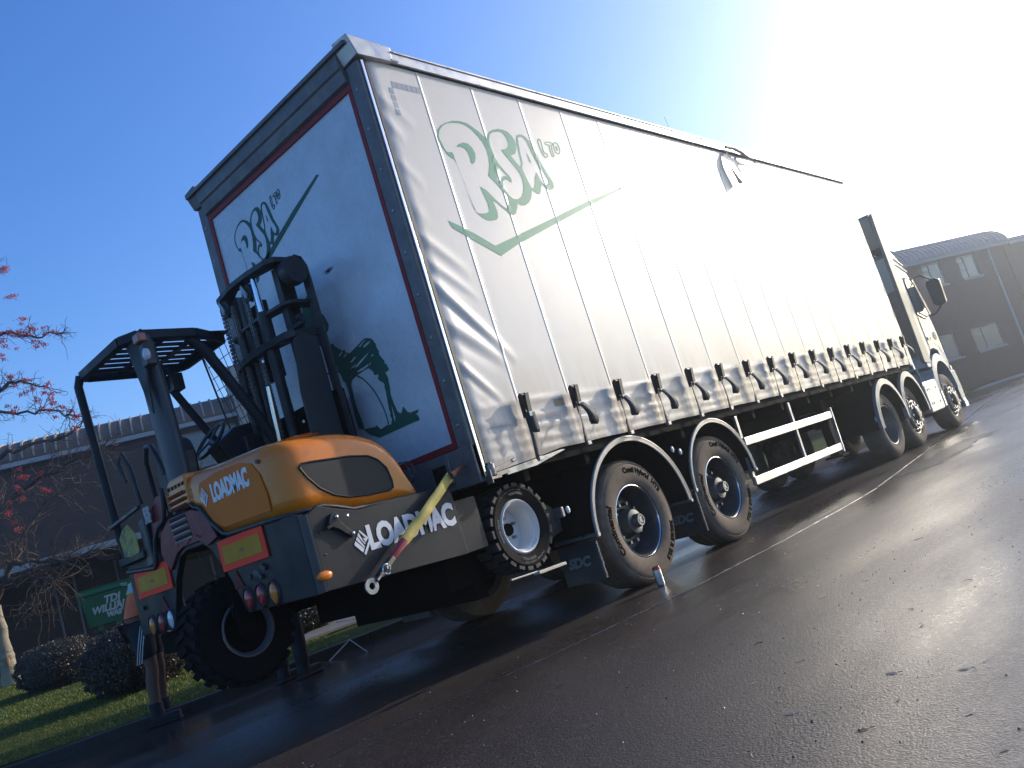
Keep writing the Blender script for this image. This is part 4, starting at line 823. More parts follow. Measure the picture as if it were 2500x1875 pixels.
# side guard
MB().box(3.92, 6.42, .0, .028, .845, .93).build('side_guard_rail', alu, tr, smooth=0, bevel=.004)
MB().box(3.86, 6.38, .0, .028, .432, .515).build('side_guard_rail', alu, tr, smooth=0, bevel=.004)
MB().bar((6.415,.015,.97),(6.37,.015,.40),.045,.03, up=(1,0,0)).build('side_guard_post', alu, tr, smooth=0, bevel=.004)
for x in (3.94, 5.32):
    MB().bar((x+.02,.05,1.17),(x-.02,.05,.43),.03,.05, up=(1,0,0)).build('side_guard_post', galv, tr, smooth=0, bevel=.003)
# side marker lamps
for x, z in ((.80,.805),(2.62,.98),(2.50,1.02)):
    MB().sphere((x,.0,z), .022,.012,.03).build('side_marker_lamp', clear_lens, tr)
MB().box(.80,.83,.06,.16,.76,.84).build('rear_bracket', galv, tr, smooth=0, bevel=.008)
# torn roof seal flap hanging over the curtain
fl = MB(); rr = random.Random(3)
px_ = [(6.30,4.52),(6.42,4.50),(6.60,4.53),(6.72,4.47),(6.80,4.44)]
for i, (x, z) in enumerate([(6.05,4.50),(5.95,4.40),(5.92,4.28),(5.95,4.16),(6.0,4.06),(6.03,4.0)]):
    wd = [.06,.08,.075,.06,.04,.01][i]; fl.v += [(x-wd*.5, -.05-.01*i, z),(x+wd*.5, -.03, z+.02)]
for i in range(5): fl.f.append((2*i,2*i+1,2*i+3,2*i+2))
fl.tube([(6.0,-.045,4.53),(6.2,-.06,4.53),(6.4,-.07,4.49),(6.6,-.06,4.44),(6.75,-.045,4.42)], [.02,.026,.022,.016,.01], 7)
fl.tube([(6.45,-.05,4.49),(6.62,-.09,4.4),(6.7,-.085,4.3)], [.02,.012,.004], 6)
fl.build('torn_flap', mat('torn_pvc', (.42,.43,.45), .5), tr, smooth=60)
MB().tube([(4.92,.1,4.6),(4.93,.1,4.72),(4.915,.1,4.86)], .004, 5).build('roof_wire', black, tr)
for x in (3.5, 5.2): MB().bar((x,-.04,4.52),(x+.12,-.045,4.56),.02,.01).build('rail_clip', galv, tr, smooth=0)
# curtain straps
def make_strap(i, x, seed):
    r = random.Random(seed); zt = 1.738+.006*math.sin(i*1.7)
    bk = MB()
    for s_ in (-1, 1):
        bk.prism([(-.058,zt),(-.088,zt-.03),(-.082,zt-.11),(-.050,zt-.19),(-.030,zt-.19),(-.034,zt-.02)], 'x', x+s_*.028-.002, x+s_*.028+.002)
    bk.box(x-.026,x+.026,-.056,-.050,zt-.06,zt-.002)
    root = bk.build('curtain_strap', mat('strap_buckle', (.02,.02,.022), .38, metal=.3), tr, smooth=20)
    lv = MB().obox((x, -.092, zt-.085), (1,0,0), (0,1,.12), (0,-.12,1), .044, .010, .150).cyl((x-.03,-.06,zt-.155),(x+.03,-.06,zt-.155),.010,8).cyl((x-.03,-.068,zt-.018),(x+.03,-.068,zt-.018),.009,8)
    lv.build('buckle_lever', black, root, bevel=.002)
    MB().obox((x, -.090, zt-.172), (1,0,0), (0,1,0), (0,0,1), .040, .005, .034).build('label_tag', mat('white_tag', (.6,.6,.62), .4), root, smooth=0)
    # lower webbing down to the rave; slightly twisted
    wb = MB(); n = 10; ws = .036 if i == 0 else .028; zb = bottom_z(x)-.018
    for k in range(n+1):
        t = k/n; z = zt-.15+(zb-zt+.15)*t; tw_ = (0 if i == 0 else r.uniform(.2,.6)*math.sin(math.pi*min(1,t*1.1))); c, s_ = math.cos(tw_), math.sin(tw_)
        yy = -.052-.004*math.sin(t*3)+.012*t; xx = x+.006*math.sin(t*4+i)
        wb.v += [(xx-ws*c, yy-ws*s_, z),(xx+ws*c, yy+ws*s_, z)]
    for k in range(n): wb.f.append((2*k,2*k+1,2*k+3,2*k+2))
    o = wb.build('webbing', webbing, root, smooth=60); sl = o.modifiers.new('thickness','SOLIDIFY'); sl.thickness = .003
    tl = MB(); L_ = .17+.05*r.random() if i else .16; n = 9; dx = .012+.03*r.random() if i else .0; out = .06+.03*r.random() if i else .0
    for k in range(n+1):
        t = k/n; z = zt-.16-L_*t; yy = -.088-out*math.sin(t*2.4)*.9; xx = x+dx*t**1.6; wd = .03+(.016*t if i else 0)
        if k == n: wd *= .55
        tl.v += [(xx-wd, yy+.014, z+.3*wd),(xx+wd, yy-.014, z-.1*wd)]
    for k in range(n): tl.f.append((2*k,2*k+1,2*k+3,2*k+2))
    o = tl.build('strap_tail', webbing, root, smooth=60); sl = o.modifiers.new('thickness','SOLIDIFY'); sl.thickness = .003
    MB().obox((x, -.045, zb+.0), (1,0,0), (0,1,0), (0,0,1), .05, .03, .03).build('strap_hook', galv, root, smooth=0, bevel=.004)
for i in range(16): make_strap(i, X0+DS*i, 40+i)

# ================================================================== TRACTOR UNIT
tc_ = thing('tractor_unit', (11.4, 1.275, 0), 'white lorry tractor unit with tall dark roof deflector coupled to the curtain sided trailer', 'lorry')
Yt = .10
def cabside(x, z): return 0
# cab body: side outline extruded across the width, nose rounded in plan by stacked sections
outl = [(11.75,1.32),(11.72,3.25),(11.95,3.36),(12.25,3.20),(12.62,2.86),(12.98,2.1),(13.06,1.6),(13.08,1.15),(13.06,.95),(12.80,1.0),(12.72,1.22),(12.55,1.40),(12.35,1.46),(12.05,1.44),(11.85,1.30)]
cb = MB(); secs = [(.0,.12),(.03,.05),(.10,.012),(.3,0),(1.175,0),(2.05,0),(2.25,.012),(2.32,.05),(2.35,.12)]
n = len(outl); cx, cz = 12.2, 2.2
for y, ins in secs:
    for (x, z) in outl:
        k = ins*1.6 if x > 12.6 else ins*.35
        cb.v.append((x-k*(1 if x > 12.2 else -.1), Yt+y, z-(ins*.3 if z > 3 else 0)))
for i in range(len(secs)-1):
    for j in range(n): cb.f.append((i*n+j, i*n+(j+1)%n, (i+1)*n+(j+1)%n, (i+1)*n+j))
cb.f.append(tuple(range(n))); cb.f.append(tuple((len(secs)-1)*n+k for k in reversed(range(n))))
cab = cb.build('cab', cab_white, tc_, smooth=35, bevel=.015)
# door, window, trims on the visible side
def yq(p): return (p[0], p[1])
door = MB().prism([(12.02,1.52),(12.02,2.05),(12.78,2.05),(12.84,1.75),(12.86,1.32),(12.72,1.36),(12.62,1.48),(12.4,1.54)], 'y', Yt-.006, Yt+.02).build('door', cab_white, tc_, smooth=0, bevel=.012)
MB().prism([(12.05,2.12),(12.05,2.74),(12.12,2.82),(12.40,2.80),(12.52,2.70),(12.80,2.10),(12.45,2.02)], 'y', Yt-.010, Yt-.004).build('side_window', mat('cab_window_glass', (.10,.125,.14), .04, spec=1, coat=1), door, smooth=0)
wf = MB(); wp = [(12.05,2.12),(12.05,2.74),(12.12,2.82),(12.40,2.80),(12.52,2.70),(12.80,2.10),(12.45,2.02),(12.05,2.12)]
wf.tube([(a, Yt-.008, c) for a, c in wp], .012, 6).build('window_seal', black, door, smooth=60)
MB().box(12.1,12.3,Yt-.02,Yt-.006,1.62,1.68).build('door_handle', black, door, bevel=.006)
MB().box(12.035,12.04,Yt-.010,Yt-.004,1.4,2.9).box(12.04,12.8,Yt-.010,Yt-.004,1.60,1.605).build('door_seam', black, door, smooth=0)
badge = MB().lathe([(.075,-.014),(.075,-.022),(.055,-.022),(.055,-.014)], (12.62,Yt,1.68), 'y', 24); badge.obox((12.62,Yt-.018,1.68),(1,0,-.6),(0,1,0),(.6,0,1),.11,.006,.018).build('round_vent', cab_grey, door)
for z0, z1 in ((2.98,3.02),(3.10,3.14)): MB().prism([(11.8,z0+.12),(11.8,z1+.12),(12.44-(z0-2.98)*.8,z1-.05),(12.44-(z0-2.98)*.8,z0-.05)], 'y', Yt-.012, Yt-.002).build('roof_side_trim', cab_grey, cab, smooth=0)
MB().prism([(12.55,2.78),(12.66,2.80),(12.99,2.12),(12.88,2.08)], 'y', Yt+.0, Yt+.02).build('windscreen_pillar', black, cab, smooth=0)
MB().add([(12.66,Yt+.12,2.84),(12.66,Yt+2.23,2.84),(13.03,Yt+2.23,2.05),(13.03,Yt+.12,2.05)], [(0,1,2,3)]).build('windscreen', glass_dk, cab, smooth=0)
MB().box(13.05,13.10,Yt+.3,Yt+2.05,1.0,1.8).build('grille', black, cab, smooth=0)
# front wheel arch and bumper
wa = MB(); nA = 20
for i in range(nA+1):
    t = R(5+165*i/nA); 
    for (k, y) in ((.64, Yt-.03),(.52, Yt-.05),(.52,Yt+.35),(.64,Yt+.35)): wa.v.append((12.15+k*math.cos(t)*1.05, y, .60+k*math.sin(t)*1.18))
for i in range(nA):
    for j in range(4): wa.f.append((i*4+j, i*4+(j+1)%4, i*4+4+(j+1)%4, i*4+4+j))
wa.build('wheel_arch', cab_white, tc_, smooth=50)
MB().prism([(12.80,.62),(12.76,.95),(12.80,1.0),(13.06,.98),(13.12,.7),(13.10,.33),(12.92,.27),(12.84,.33)], 'y', Yt-.01, Yt+2.36).build('bumper', cab_grey, tc_, smooth=20, bevel=.02)
MB().prism([(12.88,.27),(12.86,.42),(13.0,.44),(13.1,.36),(13.09,.27)], 'y', Yt-.022, Yt+.1).build('bumper_corner', cab_white, tc_, smooth=20, bevel=.015)
MB().box(12.73,12.79,Yt-.045,Yt-.02,1.0,1.07).build('side_repeater', mat('orange_lens', (.8,.13,.03), .15, coat=.8), tc_, bevel=.008)
MB().box(11.62,11.72,Yt-.03,Yt+.5,.42,1.12).build('arch_rear_panel', mat('cab_blue_grey', (.3,.35,.39), .35, coat=.3), tc_, smooth=0, bevel=.02)
MB().prism([(11.46,1.16),(11.5,1.34),(11.72,1.37),(11.76,1.2),(11.72,1.12)], 'y', Yt-.02, Yt+.45).build('step_panel', cab_white, tc_, smooth=0, bevel=.02)
MB().box(12.30,12.7,Yt-.01,Yt+.3,.40,.44).box(12.34,12.72,Yt,Yt+.3,.72,.76).build('step', black, tc_, smooth=0)
# collars and roof deflector: dark from behind
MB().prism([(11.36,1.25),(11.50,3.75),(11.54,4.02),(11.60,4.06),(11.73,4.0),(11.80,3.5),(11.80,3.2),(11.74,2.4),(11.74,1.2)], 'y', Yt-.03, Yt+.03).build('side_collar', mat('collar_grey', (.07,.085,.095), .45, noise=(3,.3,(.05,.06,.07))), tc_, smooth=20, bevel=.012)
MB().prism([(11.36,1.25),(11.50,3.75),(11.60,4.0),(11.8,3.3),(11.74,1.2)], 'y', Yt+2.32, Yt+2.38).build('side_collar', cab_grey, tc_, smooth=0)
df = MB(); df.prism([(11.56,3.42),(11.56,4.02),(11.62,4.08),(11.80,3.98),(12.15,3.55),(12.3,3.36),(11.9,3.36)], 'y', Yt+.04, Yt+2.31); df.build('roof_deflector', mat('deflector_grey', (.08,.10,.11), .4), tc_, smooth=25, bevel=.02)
MB().box(11.73,11.748,Yt+.05,Yt+2.3,1.4,3.2).build('cab_rear_wall', cab_grey, tc_, smooth=0)
MB().tube([(11.6,.5,1.3),(11.62,.5,2.6),(11.65,.8,2.9)], .07, 10).build('air_intake', cab_grey, tc_)
MB().tube([(11.9,.35,3.34),(11.9,.35,3.43)], .05, 10).tube([(12.0,.28,3.46),(12.5,.28,3.30)],.035,8).build('air_horn', chrome, tc_)
# mirror
mr_ = MB(); mr_.prism([(-.10,0),(-.12,.45),(-.05,.50),(.10,.49),(.13,.42),(.12,.04),(.06,-.02)], 'x', 12.98, 13.10)
mr_.v = [(v[0], Yt-.22+v[1], 2.22+v[2]) for v in mr_.v]
mo = mr_.build('mirror', black, tc_, smooth=20, bevel=.02)
MB().box(12.972,12.979,Yt-.31,Yt-.12,2.40,2.66).box(12.972,12.979,Yt-.30,Yt-.13,2.25,2.37).build('mirror_glass', mat('mirror_glass', (.05,.06,.065), .2, spec=.3), mo, smooth=0)
MB().tube([(13.04,Yt-.2,2.72),(12.98,Yt-.06,2.86),(12.9,Yt+.02,2.84)], .016, 8).tube([(13.04,Yt-.22,2.2),(12.95,Yt-.10,2.08),(12.85,Yt+.02,2.06)], .018, 8).build('mirror_arm', black, mo)
# chassis, tank box, wheels
for y in (.85, 1.65): MB().box(8.0,12.6,y,y+.08,.72,.98).build('chassis_rail', chassis_m, tc_, smooth=0)
MB().box(8.4,9.4,.9,1.7,.99,1.14).build('fifth_wheel', chassis_m, tc_, smooth=0)
stp = MB().box(10.62,11.42,.03,.5,.41,.90).build('step_box', mat('beige_step_box', (.42,.4,.36), .42, metal=.35, noise=(6,.5,(.3,.28,.25))), tc_, smooth=0, bevel=.03)
sl = MB()
for x in (10.74,10.84,11.22):
    for z in (.56,.80): sl.box(x,x+.022,.024,.034,z-.03,z+.01)
sl.build('slot', black, stp, smooth=0); MB().box(10.64,11.40,.04,.48,.902,.93).build('step_tread', alu, stp, smooth=0, bevel=.01)
MB().tube([(10.56,.05,.86),(10.56,.02,1.0),(10.55,.03,1.15)], .02, 8).build('exhaust_bracket', galv, tc_)
trim_w = mat('steel_wheel', (.42,.42,.41), .35, metal=.6, noise=(12,.5,(.25,.24,.22)))
def tractor_wheel(c, kind):
    rr_ = .492; w_ = MB().lathe([(.30,.09),(.312,.06),(.37,.045),(.43,.05),(.465,.068),(.484,.09),(rr_,.12),(rr_,.30),(.47,.34),(.36,.35),(.30,.32)], c, 'y', 60).build('wheel', rubber, tc_, smooth=35)
    if kind == 'deep':
        MB().lathe([(.302,.09),(.296,.07),(.286,.075),(.276,.14),(.262,.25),(.24,.29),(.12,.29),(.11,.2),(0,.2)], c, 'y', 48).build('rim', mat('grey_wheel', (.16,.165,.17), .4, metal=.3, noise=(7,.5,(.09,.09,.09))), w_, smooth=40)
    else:
        MB().lathe([(.302,.09),(.296,.07),(.286,.075),(.278,.12),(.262,.15),(.245,.12),(.235,.07),(.15,.05),(.14,.04)], c, 'y', 48).build('rim', mat('dark_wheel_paint', (.05,.05,.05)), w_, smooth=40)
        k_ = MB()
        for k in range(10):
            a = 2*math.pi*k/10
            k_.cyl((c[0]+.19*math.cos(a),c[1]+.0,c[2]+.19*math.sin(a)),(c[0]+.19*math.cos(a),c[1]+.07,c[2]+.19*math.sin(a)),.021,8)
        k_.lathe([(.232,.05),(.232,.028),(.208,.028),(.208,.05)], c, 'y', 40).lathe([(.17,.05),(.17,.026),(.15,.026),(.15,.05)], c, 'y', 40)
        k_.build('nut_ring', trim_w, w_, smooth=30)
        MB().lathe([(.14,.045),(.12,-.01),(.09,-.03),(0,-.03)], c, 'y', 30).build('hub', black, w_, smooth=40)
        MB().tube([(c[0]-.2,c[1]+.02,c[2]+.18),(c[0]-.28,c[1]-.0,c[2]+.26),(c[0]-.30,c[1]+.05,c[2]+.33)],.012,6).build('valve_hose', chrome, w_)
    for s_ in (1,):
        pass
    return w_
for cx_, kd in ((8.62,'deep'),(9.80,'ring'),(12.15,'ring')):
    w_ = tractor_wheel((cx_, .03, .492), kd)
    c = w_.copy(); COL.objects.link(c); c.matrix_basis = Matrix.Translation((0,1.9,0)) @ w_.matrix_basis; ORG[c.name] = ORG[w_.name]
for xc, x_, up in ((8.66,.66,1),(9.82,.60,1)):
    g = MB(); n = 30
    for i in range(n+1):
        t = R(-2+184*i/n)
        for (k, y) in ((1,.01),(.90,.0),(.90,.03),(.98,.03),(.98,.62),(1,.62)): g.v.append((xc+x_*k*math.cos(t), y, .50+(.66 if xc < 9 else .68)*k*math.sin(t)))
    for i in range(n):
        for j in range(6): g.f.append((i*6+j, i*6+(j+1)%6, i*6+6+(j+1)%6, i*6+6+j))
    g.build('mudguard', chassis_m, tc_, smooth=50)
    lb = MB()
    for i in range(n+1):
        t = R(-2+184*i/n)
        for (k, y) in ((1.004,.0),(.87,-.012),(.87,.0),(1.004,.05)): lb.v.append((xc+x_*k*math.cos(t), y-.002, .50+(.66 if xc < 9 else .68)*k*math.sin(t)))
    for i in range(n):
        for j in range(4): lb.f.append((i*4+j, i*4+(j+1)%4, i*4+4+(j+1)%4, i*4+4+j))
    lb.build('mudguard_edge', guard_grey, tc_, smooth=50)
MB().sphere((8.02,.06,.62), .02,.012,.05).build('side_lamp', clear_lens, tc_)

# ================================================================== TRUCK MOUNTED FORKLIFT
fk = thing('truck_mounted_forklift', (-.7, 1.3, .45), 'orange and dark grey three wheeled forklift mounted on the back of the trailer', 'forklift')
XR, YS = -1.40, .12
# rear body panel with the wheel arch cut out
rearp = [(YS+.03,.79),(YS+.03,1.26),(.30,1.285),(.9,1.30),(1.05,1.30),(1.30,1.40),(1.62,1.45),(1.95,1.50),(2.15,1.46),(2.49,1.40),(2.49,.845),(1.93,.83),(1.88,.95),(1.77,1.15),(1.64,1.285),(1.527,1.316),(1.288,1.312),(1.20,1.26),(1.05,1.045),(.93,.80)]
MB().prism(rearp, 'x', XR, XR+.05).build('rear_panel', charcoal, fk, smooth=0, bevel=.008)
MB().lathe([(.055,.795),(.055,1.255)], (XR+.055, YS+.055, 0), 'z', 12, R(180), R(270)).build('corner_plate', mat('corner_charcoal', (.035,.04,.046), .33, spec=.5, noise=(6,.5,(.025,.028,.032))), fk, smooth=60)  # lighter, glossier charcoal on the rounded corner
sidep = MB().prism([(XR+.055,.795),(XR+.055,1.25),(-1.27,1.29),(-1.16,1.25),(-1.0,1.205),(-.28,1.215),(-.20,1.16),(-.20,.735)], 'y', YS, YS+.04)
sp_ = sidep.build('side_panel', charcoal, fk, smooth=0, bevel=.004)
MB().box(-.20,.02,YS+.02,YS+.06,.74,1.10).build('wheel_bracket', charcoal, fk, smooth=0)
MB().prism([(XR+.03,YS+.02),(-.2,YS+.02),(-.2,.5),(XR+.03,.5)], 'z', 1.17, 1.2).build('deck_plate', charcoal, fk, smooth=0)
sc_ = MB()
for z in (.88,1.0,1.13): sc_.sphere((XR+.10, YS-.001, z), .007,.004,.007,8,6)
sc_.build('panel_screw', black, sp_)
# trim bead between hood and body
MB().tube([(XR-.008,1.30,1.60),(XR-.01,1.27,1.57),(XR-.01,1.2,1.55),(XR-.01,1.1,1.43),(XR-.01,.98,1.33),(XR-.01,.9,1.31),(XR-.01,.5,1.295),(XR-.01,.36,1.288),(XR+.02,.28,1.285),(XR+.07,.24,1.283),(XR+.15,.225,1.284),(-1.16,.225,1.29),(-1.06,.225,1.262),(-.94,.225,1.222),(-.40,.225,1.212)], .014, 8).build('hood_seal', black, fk, smooth=60)
# hood: swept along a plan path, each station a vertical skin rolled over into the top
st_ = []   # (x, y, inward normal, z bottom, z top)
for y, zb, zt in [(1.30,1.60,1.80),(1.24,1.565,1.80),(1.18,1.545,1.795),(1.12,1.46,1.79),(1.05,1.38,1.785),(.97,1.335,1.78),(.88,1.317,1.775),(.7,1.312,1.765),(.5,1.302,1.755),(.45,1.296,1.752)]:
    st_.append((XR, y, (1,0), zb, zt))
rc = .20; YH = .24
st_.append((XR, YS+rc+.02, (1,0), 1.285, 1.74)) if False else None
for k in range(0, 9):
    a = R(90*k/8); st_.append((XR+rc-rc*math.cos(a), YH+rc-rc*math.sin(a), (math.cos(a), math.sin(a)), 1.29-.005*k/8, 1.752-.012*k/8))
for x, zb, zt in [(-1.12,1.285,1.742),(-1.02,1.25,1.74),(-.92,1.225,1.735),(-.85,1.215,1.728),(-.78,1.212,1.715),(-.70,1.212,1.695),(-.62,1.212,1.665),(-.56,1.212,1.625),(-.51,1.212,1.57),(-.47,1.212,1.50),(-.44,1.213,1.42),(-.415,1.214,1.35),(-.40,1.215,1.28)]:
    st_.append((x, YH, (0,1), zb, zt))
hd_ = MB(); R1 = .10; NS = 10
sect = []
for (x, y, nr_, zb, zt) in st_:
    row = []; nx_, ny_ = nr_; r1 = min(R1, (zt-zb)*.6)
    for k in range(4): row.append((x, y, zb+(zt-r1-zb)*k/4))
    for k in range(7):
        a = R(90*k/6); row.append((x+nx_*r1*(1-math.cos(a)), y+ny_*r1*(1-math.cos(a)), zt-r1+r1*math.sin(a)))
    for k, d in enumerate((.12,.25,.42)):
        row.append((x+nx_*(r1+d), y+ny_*(r1+d), zt+.012*(k+1)*(1 if zt > 1.7 else .5)))
    sect.append(row)
m_ = len(sect[0])
for row in sect: hd_.v += row
for i in range(len(sect)-1):
    for j in range(m_-1): hd_.f.append((i*m_+j, i*m_+m_+j, i*m_+m_+j+1, i*m_+j+1))
hood = hd_.build('hood', orange, fk, smooth=70)
so_ = hood.modifiers.new('thickness', 'SOLIDIFY'); so_.thickness = .012; so_.offset = -1
MB().prism([(p[0]+.02,p[2]) for p in []] or [(-1.35,1.3),(-1.35,1.70),(-1.0,1.68),(-.72,1.6),(-.6,1.45),(-.55,1.25)], 'y', .5, 1.25).build('engine_cover', charcoal, fk, smooth=0)
# raised lettering panel on the hood's rear face
pl = [(1.155,1.555),(1.16,1.66),(1.13,1.70),(.9,1.715),(.6,1.70),(.47,1.66),(.41,1.58),(.385,1.45),(.385,1.345),(.95,1.36),(1.06,1.42)]
MB().prism(pl, 'x', XR-.006, XR-.0005).build('hood_rear_panel', mat('orange_panel', (.66,.15,.004), .4, spec=.1, noise=(3,.4,(.54,.10,.004))), hood, smooth=0, bevel=.004)
MB().cyl((XR-.012,.40,1.655),(XR-.001,.40,1.655),.014).build('hood_knob', black, hood)
def rear_xf(yc, zc, x, sx=1, sz=1, shear=0): return lambda v: (x-v.z, yc-v.x*sx, zc+v.y*sz+v.x*shear)
def side_xf(xc, zc, y, sx=1, sz=1, shear=0): return lambda v: (xc+v.x*sx, y-v.z, zc+v.y*sz+v.x*shear)
text('LOADMAC', 'maker_name', text_white, hood, rear_xf(.77, 1.592, XR-.0075, .88, 1.35, .0), .115, .006, space=.93)
text('LOADMAC', 'maker_name', text_white, sp_, side_xf(-.605, 1.015, YS-.002, 1.03, 1.28), .155, .008, space=.93)
def diamond(xf, parent):
    s = .052
    parts = [[(-1,0),(-.75,.25),(.0,-.5),(-.25,-.75)], [(-.15,-.85),(.1,-.6),(.95,.25),(1.0,.0),(0,-1)],
             [(-.66,.34),(-.45,.55),(.12,-.35),(.05,-.45)], [(-.38,.62),(-.18,.82),(.08,.15),(.28,-.1),(.2,-.2)], [(-.1,.9),(.0,1),(.75,.25),(.35,-.05),(.12,.35),(.5,.22)]]
    b = MB()
    for q in parts:
        k = len(q); vs = [xf(Vector((a*s, c*s, 0))) for a, c in q]+[xf(Vector((a*s, c*s, -.0015))) for a, c in q]
        b.add(vs, [tuple(range(k)), tuple(range(2*k-1,k-1,-1))]+[(i, i+k, (i+1)%k+k, (i+1)%k) for i in range(k)])
    b.build('maker_emblem', text_white, parent, smooth=0)
diamond(lambda v: (XR-.0085+v.z, 1.105-v.x*1.0, 1.597+v.y*1.3), hood)
diamond(lambda v: (-1.025+v.x*1.25, YS-.003+v.z, 1.006+v.y*1.5), sp_)
# side mesh opening
mp_ = [(p[0], p[1]) for p in HMESH]
def meshmat():
    m = bpy.data.materials.new('perforated_mesh'); m.use_nodes = True; t = m.node_tree; n = t.nodes; b = n['Principled BSDF']
    tc = n.new('ShaderNodeTexCoord'); mp = n.new('ShaderNodeMapping'); mp.inputs['Rotation'].default_value = (0, R(45), 0); t.links.new(tc.outputs['Object'], mp.inputs[0])
    v = n.new('ShaderNodeTexVoronoi'); v.inputs['Scale'].default_value = 150; v.inputs['Randomness'].default_value = 0; t.links.new(mp.outputs[0], v.inputs[0])
    mr = n.new('ShaderNodeMapRange'); mr.inputs[1].default_value = .28; mr.inputs[2].default_value = .36; t.links.new(v.outputs['Distance'], mr.inputs[0])
    mx = n.new('ShaderNodeMix'); mx.data_type = 'RGBA'; mx.inputs[6].default_value = (.004,.004,.004,1); mx.inputs[7].default_value = (.02,.022,.025,1); t.links.new(mr.outputs[0], mx.inputs[0])
    t.links.new(mx.outputs[2], b.inputs['Base Color']); b.inputs['Roughness'].default_value = .6; b.inputs['Specular IOR Level'].default_value = .2; return m
MB().prism(mp_, 'y', YH-.004, YH+.002).build('side_mesh', meshmat(), hood, smooth=0)
MB().tube([(p[0], YH-.004, p[1]) for p in mp_]+[(mp_[0][0], YH-.004, mp_[0][1])], .007, 6).build('mesh_seal', black, hood, smooth=60)
# grille unit left of the hood
gb = MB(); gb.prism([(1.315,1.585),(1.60,1.60),(1.625,1.70),(1.60,1.78),(1.54,1.815),(1.315,1.815)], 'x', XR-.004, XR+.32).build('grille_housing', orange, fk, smooth=0, bevel=.02, seg=3)
gg = [o for o in fk.children if o.name == 'grille_housing'][0]
for k, z in enumerate((1.612,1.655,1.698)):
    MB().obox((XR-.012, 1.455, z), (1,0,-.5), (0,1,0), (.5,0,1), .035, .25, .006).build('grille_slat', orange, gg, smooth=0)
    MB().box(XR-.006, XR-.0045, 1.335, 1.585, z-.016, z+.004).build('grille_gap', dark_in, gg, smooth=0)
sl = MB()
for k in range(5): sl.box(XR-.0065, XR-.005, 1.33+k*.052, 1.365+k*.052, 1.742, 1.766)
sl.build('vent_hole', dark_in, gg, smooth=0)
# maroon frame parts
MB().prism([(1.05,1.32),(1.09,1.40),(1.17,1.52),(1.30,1.56),(1.64,1.57),(1.80,1.50),(1.87,1.36),(1.78,1.22),(1.63,1.32),(1.527,1.345),(1.288,1.34),(1.2,1.29)], 'x', XR-.018, XR-.002).build('rear_frame_plate', maroon, fk, smooth=0, bevel=.006)
sl = MB()
for k, z in enumerate((1.395,1.44,1.485,1.53)): sl.box(XR-.0205, XR-.0185, 1.36+.01*k, 1.60+.008*k, z, z+.024)
sl.build('cooling_slot', dark_in, fk, smooth=0)
sl = MB()
for k in range(4): sl.box(XR-.024, XR-.0195, 1.355+.01*k, 1.605+.008*k, 1.388+.045*k, 1.394+.045*k)
sl.build('slot_edge', galv, fk, smooth=0)
MB().prism([(1.66,1.60),(1.66,1.74),(1.78,1.76),(1.93,1.66),(1.96,1.50),(1.92,1.36),(1.84,1.30),(1.89,1.40),(1.82,1.53)], 'x', XR+.0, XR+.012).build('rear_frame_plate', maroon, fk, smooth=0)
MB().tube([(XR-.02,1.63,1.79),(XR-.025,1.64,1.66),(XR-.025,1.68,1.575),(XR-.025,1.80,1.54),(XR-.025,1.89,1.46),(XR-.025,1.93,1.36),(XR-.025,1.94,1.31),(XR-.015,2.0,1.285),(XR-.01,2.46,1.33)], .017, 8).build('edge_trim_tube', black, fk, smooth=60)
rb_ = MB()
for k in range(6): a = (1.32+rnd.random()*.4, 1.36+rnd.random()*.03); rb_.sphere((XR-.019, a[0]-.1, a[1]), .005,.016,.010,8,6)
rb_.build('paint_blister', maroon, fk)
# left rear: control box, warning sticker, keypad
MB().box(XR-.05, XR+.25, 2.06, 2.50, 1.38, 1.44).build('battery_tray', charcoal, fk, smooth=0, bevel=.01)
MB().box(XR-.03, XR+.2, 1.98, 2.09, 1.30, 1.66).build('control_box', black, fk, smooth=0, bevel=.02)
MB().prism([(2.10,1.43),(2.10,1.56),(2.16,1.62),(2.20,1.66),(2.31,1.63),(2.38,1.58),(2.36,1.44),(2.24,1.42)], 'x', XR-.055, XR-.05).build('worn_warning_label', mat('worn_yellow_label', (.3,.26,.03), .6, noise=[(9,.9,(.10,.09,.04),.5,.56),(30,.5,(.5,.46,.2))]), fk, smooth=0)
MB().box(XR-.03, XR-.02, 1.86, 1.96, 1.60, 1.72).build('label_plate', mat('grey_instruction_label', (.28,.28,.3), .4, noise=(60,.9,(.05,.05,.06),.45,.55)), fk, smooth=0)
MB().bar((XR-.04,1.98,1.74),(XR-.04,2.52,1.69),.03,.03).build('hand_rail', black, fk, smooth=0, bevel=.008)
# marker plates
for ya, yb_, za in ((.525,1.085,1.09),(1.82,2.385,1.108)):
    p_ = MB().box(XR-.012, XR-.003, ya, yb_, za, za+.2).build('marker_plate', plate_red, fk, smooth=0, bevel=.002)
    MB().box(XR-.0145, XR-.0122, ya+.045, yb_-.045, za+.042, za+.158).build('reflector', plate_yel, p_, smooth=0)
    MB().box(XR-.0155, XR-.0147, (ya+yb_)/2-.028, (ya+yb_)/2+.028, za+.088, za+.108).build('approval_mark', mat('approval_mark', (.09,.06,.015), .5, noise=(120,.8,(.3,.2,.05),.45,.55)), p_, smooth=0)
